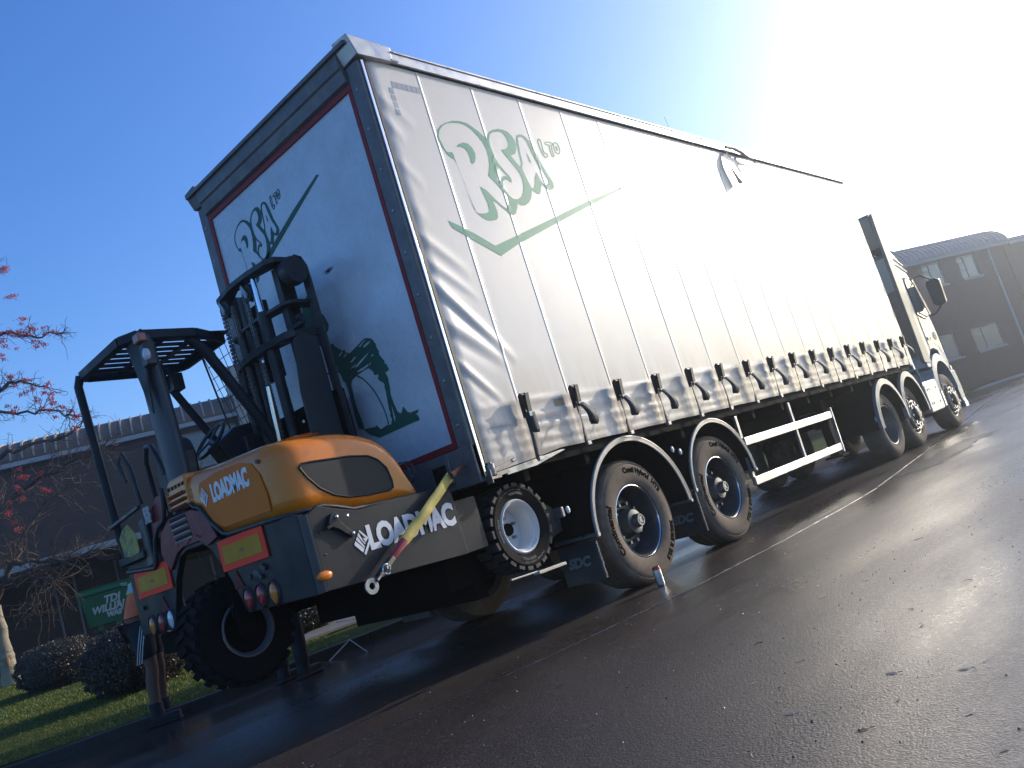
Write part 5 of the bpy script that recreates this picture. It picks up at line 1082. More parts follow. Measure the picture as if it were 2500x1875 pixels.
# lights
def lens(y, z, mt, lab):
    l = MB().sphere((XR-.005, y, z), .022, .047, .066, 20, 12).build('rear_light', mt, fk, smooth=80); l['label'] = lab
    MB().lathe([(.046,-.002),(.056,-.012),(.062,-.002)], (0,0,0), 'x', 24)
    b = MB(); n = 28
    for i in range(n):
        a = 2*math.pi*i/n
        for k, h in ((.95,-.003),(1.08,-.018),(1.25,-.003)): b.v.append((XR+h, y+.047*k*math.cos(a), z+.066*k*math.sin(a)))
    for i in range(n):
        for j in range(2): b.f.append((i*3+j, ((i+1)%n)*3+j, ((i+1)%n)*3+j+1, i*3+j+1))
    b.build('light_bezel', black, l, smooth=60)
lens(.875,.880,red_lens,'red stop light'); lens(.722,.882,red_lens,'red tail light'); lens(.572,.874,amber,'amber indicator')
lens(2.27,.895,amber,'amber indicator'); lens(2.115,.897,red_lens,'red tail light'); lens(1.962,.903,clear_lens,'clear reversing light')
for yc in (.95, 2.02):
    MB().prism([(yc-.062,.965),(yc+.062,.965),(yc+.006,1.075),(yc-.006,1.075)], 'x', XR-.008, XR-.002).build('triangle_reflector', mat('dull_red_reflector', (.12,.012,.014), .5, spec=.15), fk, smooth=0, bevel=.004)
bl_ = MB()
for y, z in ((.62,1.06),(.60,1.045),(.66,1.0),(2.35,1.05),(.78,1.02)): bl_.box(XR-.02, XR-.0, y-.01, y+.02, z-.025, z+.005)
bl_.sphere((XR-.004,.73,1.01),.006,.05,.035,12,8).build('latch_bolt', black, fk, bevel=.003)
# side lamp, bracket on side
MB().sphere((-1.345, YS-.003, .885), .056,.018,.028,20,10).build('side_marker_lamp', amber, sp_, smooth=80)
bk = MB(); bk.prism([(-1.21,1.22),(-1.17,1.22),(-1.16,1.16),(-1.08,1.07),(-1.10,1.05),(-1.18,1.12),(-1.24,1.15),(-1.24,1.17)], 'y', YS-.03, YS-.002); bk.bar((-1.28,YS-.05,1.14),(-1.18,YS-.05,1.17),.02,.02)
bo_ = bk.build('hood_catch', charcoal, sp_, smooth=0, bevel=.003)
bb = MB()
for x, z in ((-1.18,1.195),(-1.105,1.185),(-1.095,1.075)): bb.sphere((x, YS-.034, z), .011,.008,.011,10,6)
bb.build('bolt', chrome, bo_)
# underbody and fork frame
MB().box(-1.3,-.2,2.0,2.45,.66,.82).box(-.25,.1,.25,2.4,.72,1.05).build('chassis', chassis_m, fk, smooth=0, bevel=.02)
MB().box(-.20,.9,YS+.28,YS+.42,.72,.94).box(-.20,.9,2.1,2.24,.72,.94).build('wheel_arm', chassis_m, fk, smooth=0, bevel=.02)
MB().prism([(.58,1.05),(.86,.86),(.92,.80),(.92,.66),(.72,.62),(.6,.66)], 'y', YS+.08, YS+.22).build('arm_end_bracket', charcoal, fk, smooth=0, bevel=.01)
MB().bar((.02,.03,.475),(.30,.03,.462),.02,.012).bar((.29,.03,.452),(.60,.03,.444),.06,.022).build('support_foot', mat('pale_steel', (.36,.34,.31), .4, metal=.5), fk, smooth=0, bevel=.003)
MB().box(-.15,.95,.45,2.1,.50,.74).build('carriage_frame', chassis_m, fk, smooth=0)
MB().box(.0,1.1,.62,.78,.60,.66).box(.0,1.1,1.8,1.96,.60,.66).build('fork_blade', chassis_m, fk, smooth=0)
def fwheel(c, flip=False):
    t_ = MB().lathe([(.195,.10),(.200,.045),(.21,.03),(.245,.018),(.272,.014),(.283,.010),(.296,.016),(.300,.03),(.300,.22),(.285,.25),(.22,.26),(.19,.24)], c, 'y', 56).build('wheel', rubber_dk, fk, smooth=30)
    lg = None; lm_ = mat('lug_rubber', (.03,.028,.027), .6, spec=.3, noise=(12,.6,(.075,.066,.058))); oc = Vector(c)-Vector(ORG[t_.name])
    for k in range(22):
        for s_ in (0, 1):
            a = 2*math.pi*(k+.5*s_)/22; Mx = Matrix.Translation(oc+Vector((0, .074 if s_ == 0 else .192, 0))) @ Matrix.Rotation(-a, 4, 'Y') @ Matrix.Translation((.308,0,0))
            if lg is None: lg = MB().box(-.014,.014,-.059,.059,-.029,.029).build('tread_block', lm_, None, smooth=0, bevel=.003); lg.parent = t_; ORG[lg.name] = ORG[t_.name]; lg.matrix_basis = Mx
            else: sharecopy(lg, 'tread_block', t_, Mx)
    MB().lathe([(.2,.046),(.203,.036),(.192,.024),(.182,.03),(.176,.055),(.168,.06),(.160,.075),(.157,.16),(.150,.185),(.09,.19),(.052,.185),(.048,.165)], c, 'y', 56).build('rim', white_wheel, t_, smooth=40)
    MB().lathe([(.048,.165),(.045,.15),(0,.15)], c, 'y', 24).build('hub', chassis_m, t_, smooth=30)
    nb = MB()
    for k in range(5):
        a = 2*math.pi*k/5+.4; nb.cyl((c[0]+.085*math.cos(a),c[1]+.155,c[2]+.085*math.sin(a)),(c[0]+.085*math.cos(a),c[1]+.19,c[2]+.085*math.sin(a)),.013,6)
    nb.build('wheel_nuts', chrome_dk, t_, smooth=20)
    for s, a, sz, r_ in (('POWER TRAX HD',-8,.034,.278),('WIDE WALL',6,.027,.243),('WIDE WALL',186,.027,.240),('POWER TRAX HD',172,.03,.270),('POWER TRAX',272,.027,.243)):
        circle_text(s, 'tyre_name', tyre_print2, t_, c, c[1]+.0145, r_, R(a), sz, .0012, 1.0)
    return t_
fw_ = fwheel((.385, .10, .797))
M = Matrix.Translation((0,1.275-1.3,0))
c2 = dup_part(fw_, None, fk, Matrix.Translation((2*(.385+.7),0,0)) @ Matrix.Rotation(math.pi,4,'Z')) if True else None
# rear steering wheel with its fork and guard
RWC = (-1.20, 1.50, .70)
rw = MB().lathe([(.19,-.15),(.215,-.16),(.28,-.155),(.34,-.14),(.355,-.11),(.355,.11),(.34,.14),(.28,.155),(.215,.16),(.19,.15)], RWC, 'y', 56).build('rear_wheel', rubber_dk, fk, smooth=30)
lg = None
for k in range(24):
    for s_ in (-1, 1):
        a = 2*math.pi*(k+.25*s_)/24; oc = Vector(RWC)-Vector(ORG[rw.name])
        Mx = Matrix.Translation(oc+Vector((0, s_*.07, 0))) @ Matrix.Rotation(-a, 4, 'Y') @ Matrix.Translation((.362,0,0)) @ Matrix.Rotation(.35*s_, 4, 'X')
        if lg is None: lg = MB().box(-.013,.013,-.07,.07,-.024,.024).build('tread_block', rubber_dk, None, smooth=0); lg.parent = rw; ORG[lg.name] = ORG[rw.name]; lg.matrix_basis = Mx
        else: sharecopy(lg, 'tread_block', rw, Mx)
MB().lathe([(.19,-.155),(.195,-.165),(.182,-.17),(.165,-.15),(.160,-.12)], RWC, 'y', 48).build('rim', mat('pale_grey_rim', (.13,.135,.15), .5), rw, smooth=50)
MB().lathe([(.160,-.12),(.15,-.10),(.0,-.10)], RWC, 'y', 40).build('wheel_disc', chassis_m, rw, smooth=50)
MB().box(-1.30,-1.16,1.27,1.30,.66,1.22).build('steering_fork', chassis_m, fk, smooth=0, bevel=.02)
# swept mud shield over the rear wheel
ms_ = MB(); pth = [(1.40,1.28),(1.36,1.20),(1.33,1.13),(1.22,1.08),(1.17,1.00),(1.145,.9),(1.13,.80)]; wdt = [.055,.06,.05,.035,.04,.04,.03]
for (y, z), w__ in zip(pth, wdt): ms_.v += [(XR+.03, y+w__, z),(XR-.02, y-w__, z)]
for i in range(len(pth)-1): ms_.f.append((2*i,2*i+1,2*i+3,2*i+2))
ms_.build('mud_shield', charcoal, fk, smooth=60)
# ---- mast
yc = 1.48
def chan(y, x, z0, z1, w_=.07, d=.14, name='mast_rail'):
    s_ = 1 if y > yc else -1
    b = MB(); b.prism([(x-d/2,y-w_/2*s_),(x+d/2,y-w_/2*s_),(x+d/2,y+w_/2*s_),(x+d/2-.022,y+w_/2*s_),(x+d/2-.022,y-w_/2*s_+.02*s_),(x-d/2+.022,y-w_/2*s_+.02*s_),(x-d/2+.022,y+w_/2*s_),(x-d/2,y+w_/2*s_)], 'z', z0, z1)
    return b.build(name, mast_m, fk, smooth=0, bevel=.003)
for s_ in (-1, 1):
    chan(yc+s_*.42, -.33, .75, 2.66, .09, .17); chan(yc+s_*.33, -.31, .8, 3.25, .07, .13); 
def bow(z, x0, name, t=.045):
    pts = [(-.42,1.95),(-.46,1.90),(-.515,1.60),(-.52,1.46),(-.515,1.32),(-.49,1.10),(-.44,1.02),(-.20,1.02),(-.20,1.14),(-.36,1.16),(-.40,1.30),(-.42,1.46),(-.42,1.62),(-.34,1.84),(-.20,1.86),(-.20,1.97),(-.36,1.99)]
    return MB().prism([(a+x0, b_) for a, b_ in pts], 'z', z-t, z).build(name, mast_m, fk, smooth=25, bevel=.006)
bow(3.30, 0, 'mast_crosshead'); bow(2.71, .01, 'mast_crosshead', .06); bow(2.95,.06,'mast_tie',.03)
MB().lathe([(.0,-.055),(.05,-.055),(.055,-.05),(.105,-.05),(.112,-.04),(.112,.04),(.105,.05),(.05,.05),(.0,.05)], (-.31,1.0,3.17), 'y', 36).build('hose_pulley', mast_m, fk, smooth=30)
hp = MB()
for k in range(7):
    y = .955+k*.0145; hp.tube([(-.30,y,3.285),(-.24,y,3.27),(-.205,y,3.20),(-.200,y,3.1),(-.200,y,1.2)], .0078, 6)
hp.build('hose_pack', black, fk, smooth=60)
MB().prism([(-.30,1.25),(-.30,2.62),(-.44,2.66),(-.50,2.6),(-.56,2.2),(-.58,1.25)], 'y', .955, .975).build('mast_side_plate', mast_m, fk, smooth=0, bevel=.004)
MB().box(-.44,-.40,.90,1.02,2.70,2.73).cyl((-.42,.90,2.76),(-.42,.94,2.76),.03).build('hose_clamp', charcoal, fk)
MB().sphere((-.585,.99,1.98),.008,.012,.012,8,6).build('grease_cap', clear_lens, fk)
for y, z in ((1.80,3.17),(1.44,3.17)):
    MB().lathe([(0,-.03),(.068,-.03),(.072,-.02),(.06,-.01),(.06,.01),(.072,.02),(.068,.03),(0,.03)], (-.44,y,z), 'x', 24).build('chain_pulley', charcoal, fk, smooth=30)
    MB().prism([(y-.035,z-.02),(y-.015,z-.045),(y+.015,z-.04),(y+.05,z+.06),(y+.03,z+.08)], 'x', -.486, -.478).cyl((-.49,y-.005,z-.012),(-.478,y-.005,z-.012),.02,12).build('pulley_keeper', galv, fk, smooth=0)
link = None
for y, zt in ((1.872,3.20),(1.728,3.17),(1.512,3.20),(1.37,3.17)):
    ch = MB(); z = zt
    while z > 2.0: ch.box(-.458,-.428,y-.016,y-.010,z-.027,z).box(-.458,-.428,y+.010,y+.016,z-.027,z).cyl((-.443,y-.017,z-.013),(-.443,y+.017,z-.013),.007,6).box(-.449,-.437,y-.006,y+.006,z-.044,z-.017); z -= .034
    o = ch.build('lift_chain', mat('oily_chain', (.30,.285,.26), .5, metal=.3, noise=(40,.6,(.10,.09,.08))), fk, smooth=0)
MB().cyl((-.45,1.335,2.96),(-.45,1.335,3.26),.024,20).build('lift_cylinder_rod', chrome, fk)
MB().cyl((-.45,1.335,1.0),(-.45,1.335,2.96),.042,20).build('lift_cylinder', mast_m, fk)
MB().cyl((-.40,1.63,1.0),(-.40,1.63,3.2),.036,20).build('lift_cylinder', mast_m, fk)
MB().cyl((-.62,1.30,1.80),(-.62,1.26,2.34),.016,12).build('tilt_rod', chrome, fk)
MB().cyl((-.63,1.31,1.5),(-.62,1.30,1.80),.035,12).build('tilt_cylinder', black, fk)
MB().box(-.26,-.22,1.56,1.78,2.5,3.16).build('mast_back_plate', charcoal, fk, smooth=0)
MB().box(-.22,-.14,1.0,1.95,.9,2.2).build('fork_carriage', chassis_m, fk, smooth=0)
nt_ = MB()
for y in (1.88,1.5): nt_.cyl((-.445,y,2.60),(-.445,y,2.66),.014,6)
nt_.build('chain_anchor_nut', chrome, fk, smooth=20)
# ---- operator's guard
gz_ = 2.93
ro = MB(); A_ = (-1.42,2.46); B_ = (-1.44,1.68); C_ = (-1.36,1.54); D_ = (-.93,1.54); E_ = (-.60,1.72); F_ = (-.60,2.38); G_ = (-.72,2.50); H_ = (-1.36,2.50)
rim_ = [A_,B_,C_,D_,E_,F_,G_,H_]
for a, b_ in zip(rim_, rim_[1:]+rim_[:1]): ro.bar((a[0],a[1],gz_-.035),(b_[0],b_[1],gz_-.035),.045,.07)
ro.build('guard_frame', charcoal, fk, smooth=0, bevel=.008)
for k in range(9):
    x = -1.34+k*.085
    for ya, yb_ in ((1.60,1.80),(1.86,2.12),(2.17,2.42)):
        pass
for k in range(8):
    y = 1.60+k*.112; MB().box(-1.39, -.64, y, y+.052, gz_-.02, gz_-.006).build('guard_slat', charcoal, fk, smooth=0)
for x in (-1.40, -1.14, -.89, -.68): MB().box(x, x+.05, 1.57, 2.46, gz_-.034, gz_-.021).build('guard_bar', charcoal, fk, smooth=0)
post = MB(); n = 14
# broad curved post behind the seat
for i in range(13):
    t = i/12; z = 1.55+(gz_-.04-1.55)*t; wd = .105+.02*math.sin(t*3); xx = -1.26-.05*t**2
    for k in range(n):
        a = 2*math.pi*k/n; post.v.append((xx+.07*math.cos(a), 1.655-.035*t+wd*math.sin(a), z))
for i in range(12):
    for k in range(n): post.f.append((i*n+k, i*n+(k+1)%n, i*n+n+(k+1)%n, i*n+n+k))
post.build('rear_post', mat('post_paint', (.05,.06,.07), .42, spec=.4, noise=(5,.4,(.035,.042,.05))), fk, smooth=60)
MB().prism([(1.70,2.90),(1.42,2.90),(1.52,2.30),(1.55,2.35)], 'x', -1.40, -1.385).build('post_gusset', charcoal, fk, smooth=0, bevel=.004)
MB().tube([(-1.43,2.46,2.90),(-1.45,2.485,2.82),(-1.44,2.49,2.6),(-1.40,2.49,1.6),(-1.38,2.48,1.4)], .032, 10).build('guard_post', charcoal, fk, smooth=60)
MB().tube([(-.88,2.34,2.88),(-.80,2.33,2.7),(-.45,2.30,2.02),(-.36,2.28,1.8)], .034, 10).build('guard_post', charcoal, fk, smooth=60)
MB().tube([(-.96,1.60,2.88),(-.86,1.57,2.75),(-.58,1.50,2.12),(-.45,1.46,1.75)], .042, 10).build('guard_post', charcoal, fk, smooth=60)
MB().box(-1.435,-1.37,1.40,1.50,2.80,2.87).build('beacon', mat('dull_orange_lens', (.4,.11,.04), .35, coat=.4), fk, bevel=.015)
MB().box(-1.42,-1.34,1.38,1.47,2.62,2.79).build('lamp_bracket', black, fk, bevel=.015)
MB().sphere((-1.405,1.40,2.70),.03,.030,.052,14,10).build('work_lamp', clear_lens, fk)
MB().box(-.82,-.72,2.24,2.36,2.66,2.80).tube([(-.77,2.34,2.76),(-.80,2.44,2.74),(-.84,2.42,2.64)],.01,6).build('front_work_lamp', black, fk, bevel=.02)
gm = MB()
for k in range(6): gm.cyl((-.62+.0*k,1.60+.09*k,2.88),(-.50+.02*k,1.58+.09*k,1.95),.0035,4)
for k in range(10): t = k/9; gm.cyl((-.62+.12*t,1.58,2.86-.9*t),(-.60+.12*t,2.06,2.86-.9*t),.0035,4)
gm.cyl((-.61,2.08,2.9),(-.48,2.06,1.85),.008,6)
gm.build('wire_screen', black, fk, smooth=0)
MB().tube([(-1.18,2.02,1.95),(-1.20,2.04,2.10),(-1.18,2.12,2.2),(-1.16,2.24,2.22),(-1.14,2.34,2.12),(-1.12,2.36,1.7)], .02, 8).tube([(-1.30,2.40,2.0),(-1.32,2.42,2.16),(-1.30,2.37,2.22),(-1.28,2.33,2.1),(-1.26,2.33,1.8)],.018,8).build('grab_loop', black, fk, smooth=60)
st = MB(); n = 12
sb = MB().prism([(1.78,1.62),(1.76,2.05),(1.80,2.15),(1.90,2.20),(2.08,2.20),(2.18,2.13),(2.22,2.02),(2.22,1.62)], 'x', -1.14, -1.02); sb.build('seat_back', black, fk, smooth=0, bevel=.03, seg=3)
MB().box(-1.06,-.62,1.76,2.24,1.50,1.62).build('seat', black, fk, bevel=.03, seg=3)
MB().box(-1.34,-.5,1.66,2.46,1.30,1.48).build('cab_floor', charcoal, fk, smooth=0)
sw_ = MB(); sw_.lathe([(.165,-.014),(.18,0),(.165,.014),(.150,0),(.165,-.014)], (0,0,0), 'z', 28); 
for k in range(3): a = 2.1*k; sw_.bar((0,0,0),(.16*math.cos(a),.16*math.sin(a),0),.025,.012)
Mx = Matrix.Translation((-.80,1.93,2.13)) @ Matrix.Rotation(R(-50),4,'Y')
sw_.v = [tuple(Mx @ Vector(v)) for v in sw_.v]; sw_.build('steering_wheel', black, fk)
MB().box(-.62,-.46,1.74,2.16,1.6,2.10).prism([(-.80,2.08),(-.62,2.20),(-.46,2.22),(-.46,2.08),(-.7,1.9)], 'y', 1.84, 2.04).bar((-.80,1.93,2.13),(-.55,1.93,1.9),.06,.06).build('dashboard', black, fk, smooth=0, bevel=.02)
lv = MB()
for k in range(3): lv.tube([(-.5,1.42+.04*k,1.78),(-.53,1.42+.04*k,1.98)],.008,6).sphere((-.53,1.42+.04*k,2.0),.02)
lv.build('control_lever', black, fk)
# exhaust guard / wire ring on the hood's front
MB().cyl((-.45,.42,1.36),(-.40,.36,1.37),.055,16).build('air_cleaner', mat('dusty_grey', (.13,.13,.13), .6), fk)
rg = MB()
for dx in (0,.05): rg.tube([(-.40+dx, .32+.075*math.cos(2*math.pi*k/18), 1.38+.075*math.sin(2*math.pi*k/18)) for k in range(19)], .005, 5)
for k in range(4): a = math.pi/2*k+.5; rg.cyl((-.40,.32+.075*math.cos(a),1.38+.075*math.sin(a)),(-.35,.32+.075*math.cos(a),1.38+.075*math.sin(a)),.005,5)
rg.build('wire_guard_ring', black, fk, smooth=60)

# ------------------------------------------------------------------ ratchet strap holding the forklift
rs_ = thing('ratchet_strap', (-.5,.03,1.1), 'yellow lashing strap with red hook slanting from the trailer corner across the forklift side', 'strap')
A0, B0 = Vector((-.205,.075,1.268)), Vector((-.80,.045,.925)); n = 16; b = MB(); up_ = Vector((0,1,0))
for k in range(n+1):
    t = k/n; p = A0.lerp(B0, t)+Vector((0, -.012*math.sin(math.pi*t)+.004*math.sin(t*19), 0)); d = (B0-A0).normalized(); s_ = d.cross(Vector((0,1,0))).normalized()
    b.v += [tuple(p+s_*.034+Vector((0,.006*math.sin(t*7),0))), tuple(p-s_*.034)]
for k in range(n): b.f.append((2*k,2*k+1,2*k+3,2*k+2))
o = b.build('webbing', strap_yel, rs_, smooth=60); sl = o.modifiers.new('thickness','SOLIDIFY'); sl.thickness = .005
D0 = (B0-A0).normalized()
pr = MB().tube([B0-D0*.03, B0+D0*.02, B0+D0*.04, B0+D0*.10, B0+D0*.14], [.030,.030,.026,.026,.012], 10)
pr.build('hook_sleeve', mat('red_rubber', (.30,.025,.025), .25, coat=.5, noise=(20,.4,(.16,.015,.015))), rs_, smooth=40)
MB().tube([A0+Vector((.16,.02,.05)), A0+Vector((.08,.01,.03)), A0], [.02,.02,.028], 8).build('anchor_hook', mat('rusty_hook', (.14,.06,.04), .6, metal=.4), rs_)
q0 = B0+D0*.14; q1 = B0+D0*.36
MB().bar(q0-D0*.02, q0+D0*.14, .03, .05, up=(0,1,0)).bar(q0+D0*.05, q1-D0*.04, .02, .035, up=(0,1,0)).tube([q0+D0*.03, q0+D0*.08+Vector((0,-.03,0)), q0+D0*.15],.01,6).build('ratchet', mat('ratchet_steel', (.10,.095,.09), .4, metal=.8), rs_, bevel=.003)
rr1 = q0+D0*.085+Vector((0,-.035,0))
rg = MB().lathe([(.028,-.004),(.034,0),(.028,.004),(.024,0),(.028,-.004)], rr1, 'y', 28); rg.build('split_ring', chrome, rs_, smooth=60)
ey = MB(); nn = 28
for k in range(nn):
    a = 2*math.pi*k/nn
    for r_, y in ((.048,-.006),(.048,.006),(.021,.006),(.021,-.006)): ey.v.append((q1.x+r_*math.cos(a), q1.y+y, q1.z+r_*math.sin(a)))
for k in range(nn):
    for j in range(4): ey.f.append((k*4+j, k*4+(j+1)%4, ((k+1)%nn)*4+(j+1)%4, ((k+1)%nn)*4+j))
ey.bar(q1-D0*.045, q1-D0*.12, .012, .05, up=(0,1,0)); ey.build('end_eye', galv, rs_, smooth=30)

# ================================================================== PEOPLE
def skinmesh(name, joints, edges, mt, parent, root=0, sub=2):
    org = Vector(ORG[parent.name]); me = bpy.data.meshes.new(name)
    me.from_pydata([tuple(Vector(j[0])-org) for j in joints], edges, []); me.materials.append(mt)
    o = bpy.data.objects.new(name, me); COL.objects.link(o); o.parent = parent; ORG[o.name] = tuple(org)
    o.modifiers.new('skin','SKIN'); o.modifiers['skin'].use_smooth_shade = True
    for i, j in enumerate(joints):
        r_ = j[1]; me.skin_vertices[0].data[i].radius = (r_, r_) if not isinstance(r_, tuple) else r_
        me.skin_vertices[0].data[i].use_root = (i == root)
    s_ = o.modifiers.new('sub','SUBSURF'); s_.levels = s_.render_levels = sub
    return o
def person(base, H, face, lean, label, skirt=None, shorts=True, vest=True, name='person', reach=(.5,.45)):
    """base: between the feet; face: heading in radians; built from joints scaled to height H"""
    t = thing(name, base, label, 'person'); b0 = Vector(base); f = Vector((math.cos(face), math.sin(face), 0)); s_ = Vector((-f.y, f.x, 0)); k = H/1.8
    def P_(fw, sd, up): return b0+f*fw*k+s_*sd*k+Vector((0,0,up*k))
    hipw, shw = .10, .19; L = lean
    pel = P_(0,0,.94); che = P_(.10*L,0,1.28); nek = P_(.24*L,0,1.50); hed = P_(.34*L,0,1.66)
    # one continuous body
    J = [(pel,(.15*k,.12*k)),(P_(.04*L,0,1.12),(.14*k,.105*k)),(che,(.155*k,.12*k)),(P_(.2*L,0,1.44),(.12*k,.09*k)),(nek,.058*k),(P_(.3*L,0,1.60),.062*k),(P_(.35*L,0,1.70),.085*k),(P_(.36*L,0,1.76),.06*k)]
    E = [(0,1),(1,2),(2,3),(3,4),(4,5),(5,6),(6,7)]
    for sg in (-1, 1):
        i = len(J); J += [(P_(0,sg*.10,.86),.088*k),(P_(.03,sg*.12,.50),.058*k),(P_(.0,sg*.13,.36),.06*k),(P_(-.01,sg*.13,.12),.04*k),(P_(.0,sg*.13,.05),.045*k),(P_(.13,sg*.15,.035),.035*k)]
        E += [(0,i),(i,i+1),(i+1,i+2),(i+2,i+3),(i+3,i+4),(i+4,i+5)]
        i = len(J); ex, ez = reach
        J += [(P_(.2*L,sg*.19,1.42),.062*k),(P_(.2*L+.06,sg*.26,1.18),.045*k),(P_(.2*L+.56*ex,sg*.20,1.10+.1*ez),.034*k),(P_(.2*L+.72*ex,sg*.18,1.13+.12*ez),.03*k)]
        E += [(3,i),(i,i+1),(i+1,i+2),(i+2,i+3)]
    body = skinmesh('body', J, E, skin, t, 0, 2)
    # five fingers on each hand
    for sg in (-1, 1):
        w0 = P_(.2*L+.74*reach[0],sg*.18,1.13+.12*reach[1]); fj = []; fe = []
        for q in range(4):
            o_ = s_*(sg*.001+(q-1.5)*.019)*k; ln = (.07,.078,.073,.058)[q]*k; i = len(fj)
            fj += [(w0+o_,.011*k),(w0+o_+f*ln*.6+Vector((0,0,-.01*k)),.009*k),(w0+o_+f*ln+Vector((0,0,-.035*k)),.0075*k)]; fe += [(i,i+1),(i+1,i+2)]
        i = len(fj); fj += [(w0-f*.02*k-s_*sg*.03*k,.012*k),(w0+f*.02*k-s_*sg*.05*k,.01*k),(w0+f*.045*k-s_*sg*.045*k+Vector((0,0,-.02*k)),.008*k)]; fe += [(i,i+1),(i+1,i+2)]
        fe += [(0,3),(3,6),(6,9),(0,i)]
        skinmesh('hand', fj, fe, skin, body, 0, 1)
    # face and hair
    hc = P_(.355*L,0,1.69)
    hair = MB().sphere(hc+f*-.012*k+Vector((0,0,.03*k)), .096*k, .09*k, .105*k, 16, 12).build('hair', cloth_black, t, smooth=80)
    fc = MB()
    for sg in (-1, 1): fc.sphere(hc+f*.088*k+s_*sg*.032*k, .012*k).sphere(hc+s_*sg*.088*k-Vector((0,0,.01*k)), .012*k,.012*k,.028*k)
    fc.sphere(hc+f*.102*k-Vector((0,0,.03*k)), .014*k,.012*k,.024*k).sphere(hc+f*.088*k-Vector((0,0,.065*k)), .008*k,.024*k,.006*k)
    fc.build('face', skin, t)
    # clothes: a slightly larger skinned shell over the trunk and arms
    g = 1.16
    J2 = [(P_(0,0,.88),(.168*k,.138*k)),(P_(.04*L,0,1.12),(.162*k,.125*k)),(che,(.182*k,.14*k)),(P_(.2*L,0,1.45),(.14*k,.11*k)),(P_(.23*L,0,1.51),.07*k)]
    E2 = [(0,1),(1,2),(2,3),(3,4)]
    for sg in (-1, 1):
        i = len(J2); J2 += [(P_(.2*L,sg*.19,1.42),.078*k),(P_(.2*L+.05,sg*.26,1.20),.062*k)]; E2 += [(3,i),(i,i+1)]
        if True: J2 += [(P_(.2*L+.56*reach[0],sg*.20,1.10+.1*reach[1]),.046*k)]; E2 += [(i+1,i+2)]
    skinmesh('top', J2, E2, cloth_black, t, 0, 2)
    J3 = [(P_(0,0,.96),(.165*k,.132*k))]; E3 = []
    for sg in (-1, 1):
        i = len(J3); J3 += [(P_(0,sg*.105,.84),.118*k),(P_(.02,sg*.125,.56),.086*k if shorts else .078*k)]; E3 += [(0,i),(i,i+1)]
        if not shorts: J3 += [(P_(.0,sg*.13,.30),.074*k),(P_(-.01,sg*.13,.09),.07*k)]; E3 += [(i+1,i+2),(i+2,i+3)]
    skinmesh('shorts' if shorts else 'trousers', J3, E3, cloth_black, t, 0, 2)
    for sg in (-1, 1):
        bo = MB(); p = P_(.03,sg*.135,0); 
        bo.obox(P_(.04,sg*.14,.015), f, s_, (0,0,1), .30*k, .105*k, .03*k).obox(P_(.06,sg*.14,.055), f, s_, (0,0,1), .24*k, .095*k, .06*k).tube([P_(-.01,sg*.13,.05), P_(-.01,sg*.13,.20)], [.062*k,.058*k], 12)
        bo.build('boot', cloth_black, t, bevel=.02, seg=3)
    if vest:
        n = 24; v = MB(); rows = [(.98,.0,.185,.150),(1.10,.03,.180,.145),(1.25,.09,.192,.152),(1.38,.16,.190,.140),(1.47,.20,.150,.12)]
        for (z, fx, a, b_) in rows:
            for q in range(n): th = 2*math.pi*q/n; v.v.append(tuple(P_(fx*L+b_*math.cos(th), a*math.sin(th), z)))
        for i in range(len(rows)-1):
            for q in range(n):
                th = abs(((2*math.pi*(q+.5)/n)+math.pi) % (2*math.pi)-math.pi)
                if th < .35: continue
                v.f.append((i*n+q, i*n+(q+1)%n, (i+1)*n+(q+1)%n, (i+1)*n+q))
        o = v.build('hi_vis_vest', hivis, t, smooth=60)
        for nm, za, zb_, mt_, gg_ in (('reflective_band',1.20,1.265,reflect,.004),('lime_edge',1.188,1.20,lime,.005),('lime_edge',1.265,1.277,lime,.005)):
            b = MB()
            for z in (za, zb_):
                fx = .03+(z-1.10)*.4; a = .182+(z-1.1)*.08
                for q in range(n): th = 2*math.pi*q/n; b.v.append(tuple(P_(fx*L+(.148+gg_+.02*(z-1.1))*math.cos(th), (a+gg_)*math.sin(th), z)))
            for q in range(n): b.f.append((q,(q+1)%n,n+(q+1)%n,n+q))
            b.build(nm, mt_, o, smooth=60)
        # dark back panel of the vest
        b = MB(); 
        for (z, fx, a, b_) in rows:
            for q in range(7): th = math.pi-.62+1.24*q/6; b.v.append(tuple(P_(fx*L+(b_+.004)*math.cos(th), (a+.004)*math.sin(th), z)))
        for i in range(len(rows)-1):
            for q in range(6): b.f.append((i*7+q, i*7+q+1, (i+1)*7+q+1, (i+1)*7+q))
        b.build('vest_back_panel', cloth_black, o, smooth=60)
    if shorts:
        for sg in (-1, 1):
            for q in range(3):
                st = MB(); ps = [P_(-.0+.02*q-.06+.1*(1-tt), sg*(.165+.055*(1-tt)*0+.045*math.sin(tt*2)), .92-.36*tt) for tt in (0,.25,.5,.75,1)]
                st.tube([p+s_*sg*.018*k for p in ps], .005, 5).build('shorts_stripe', mat('white_stripe', (.6,.6,.62), .6), t, smooth=60)
    return t
person((-.62, 4.28, .0), 1.88, R(-38), 1.2, 'man in orange hi-vis vest and dark striped shorts bending at the forklift control side', shorts=True, vest=True, reach=(.12,-2.2))
person((.30, 3.42, .0), 1.80, R(15), .3, 'person in black trousers and boots standing behind the forklift, only legs showing', shorts=False, vest=False, reach=(.2,-1.5))

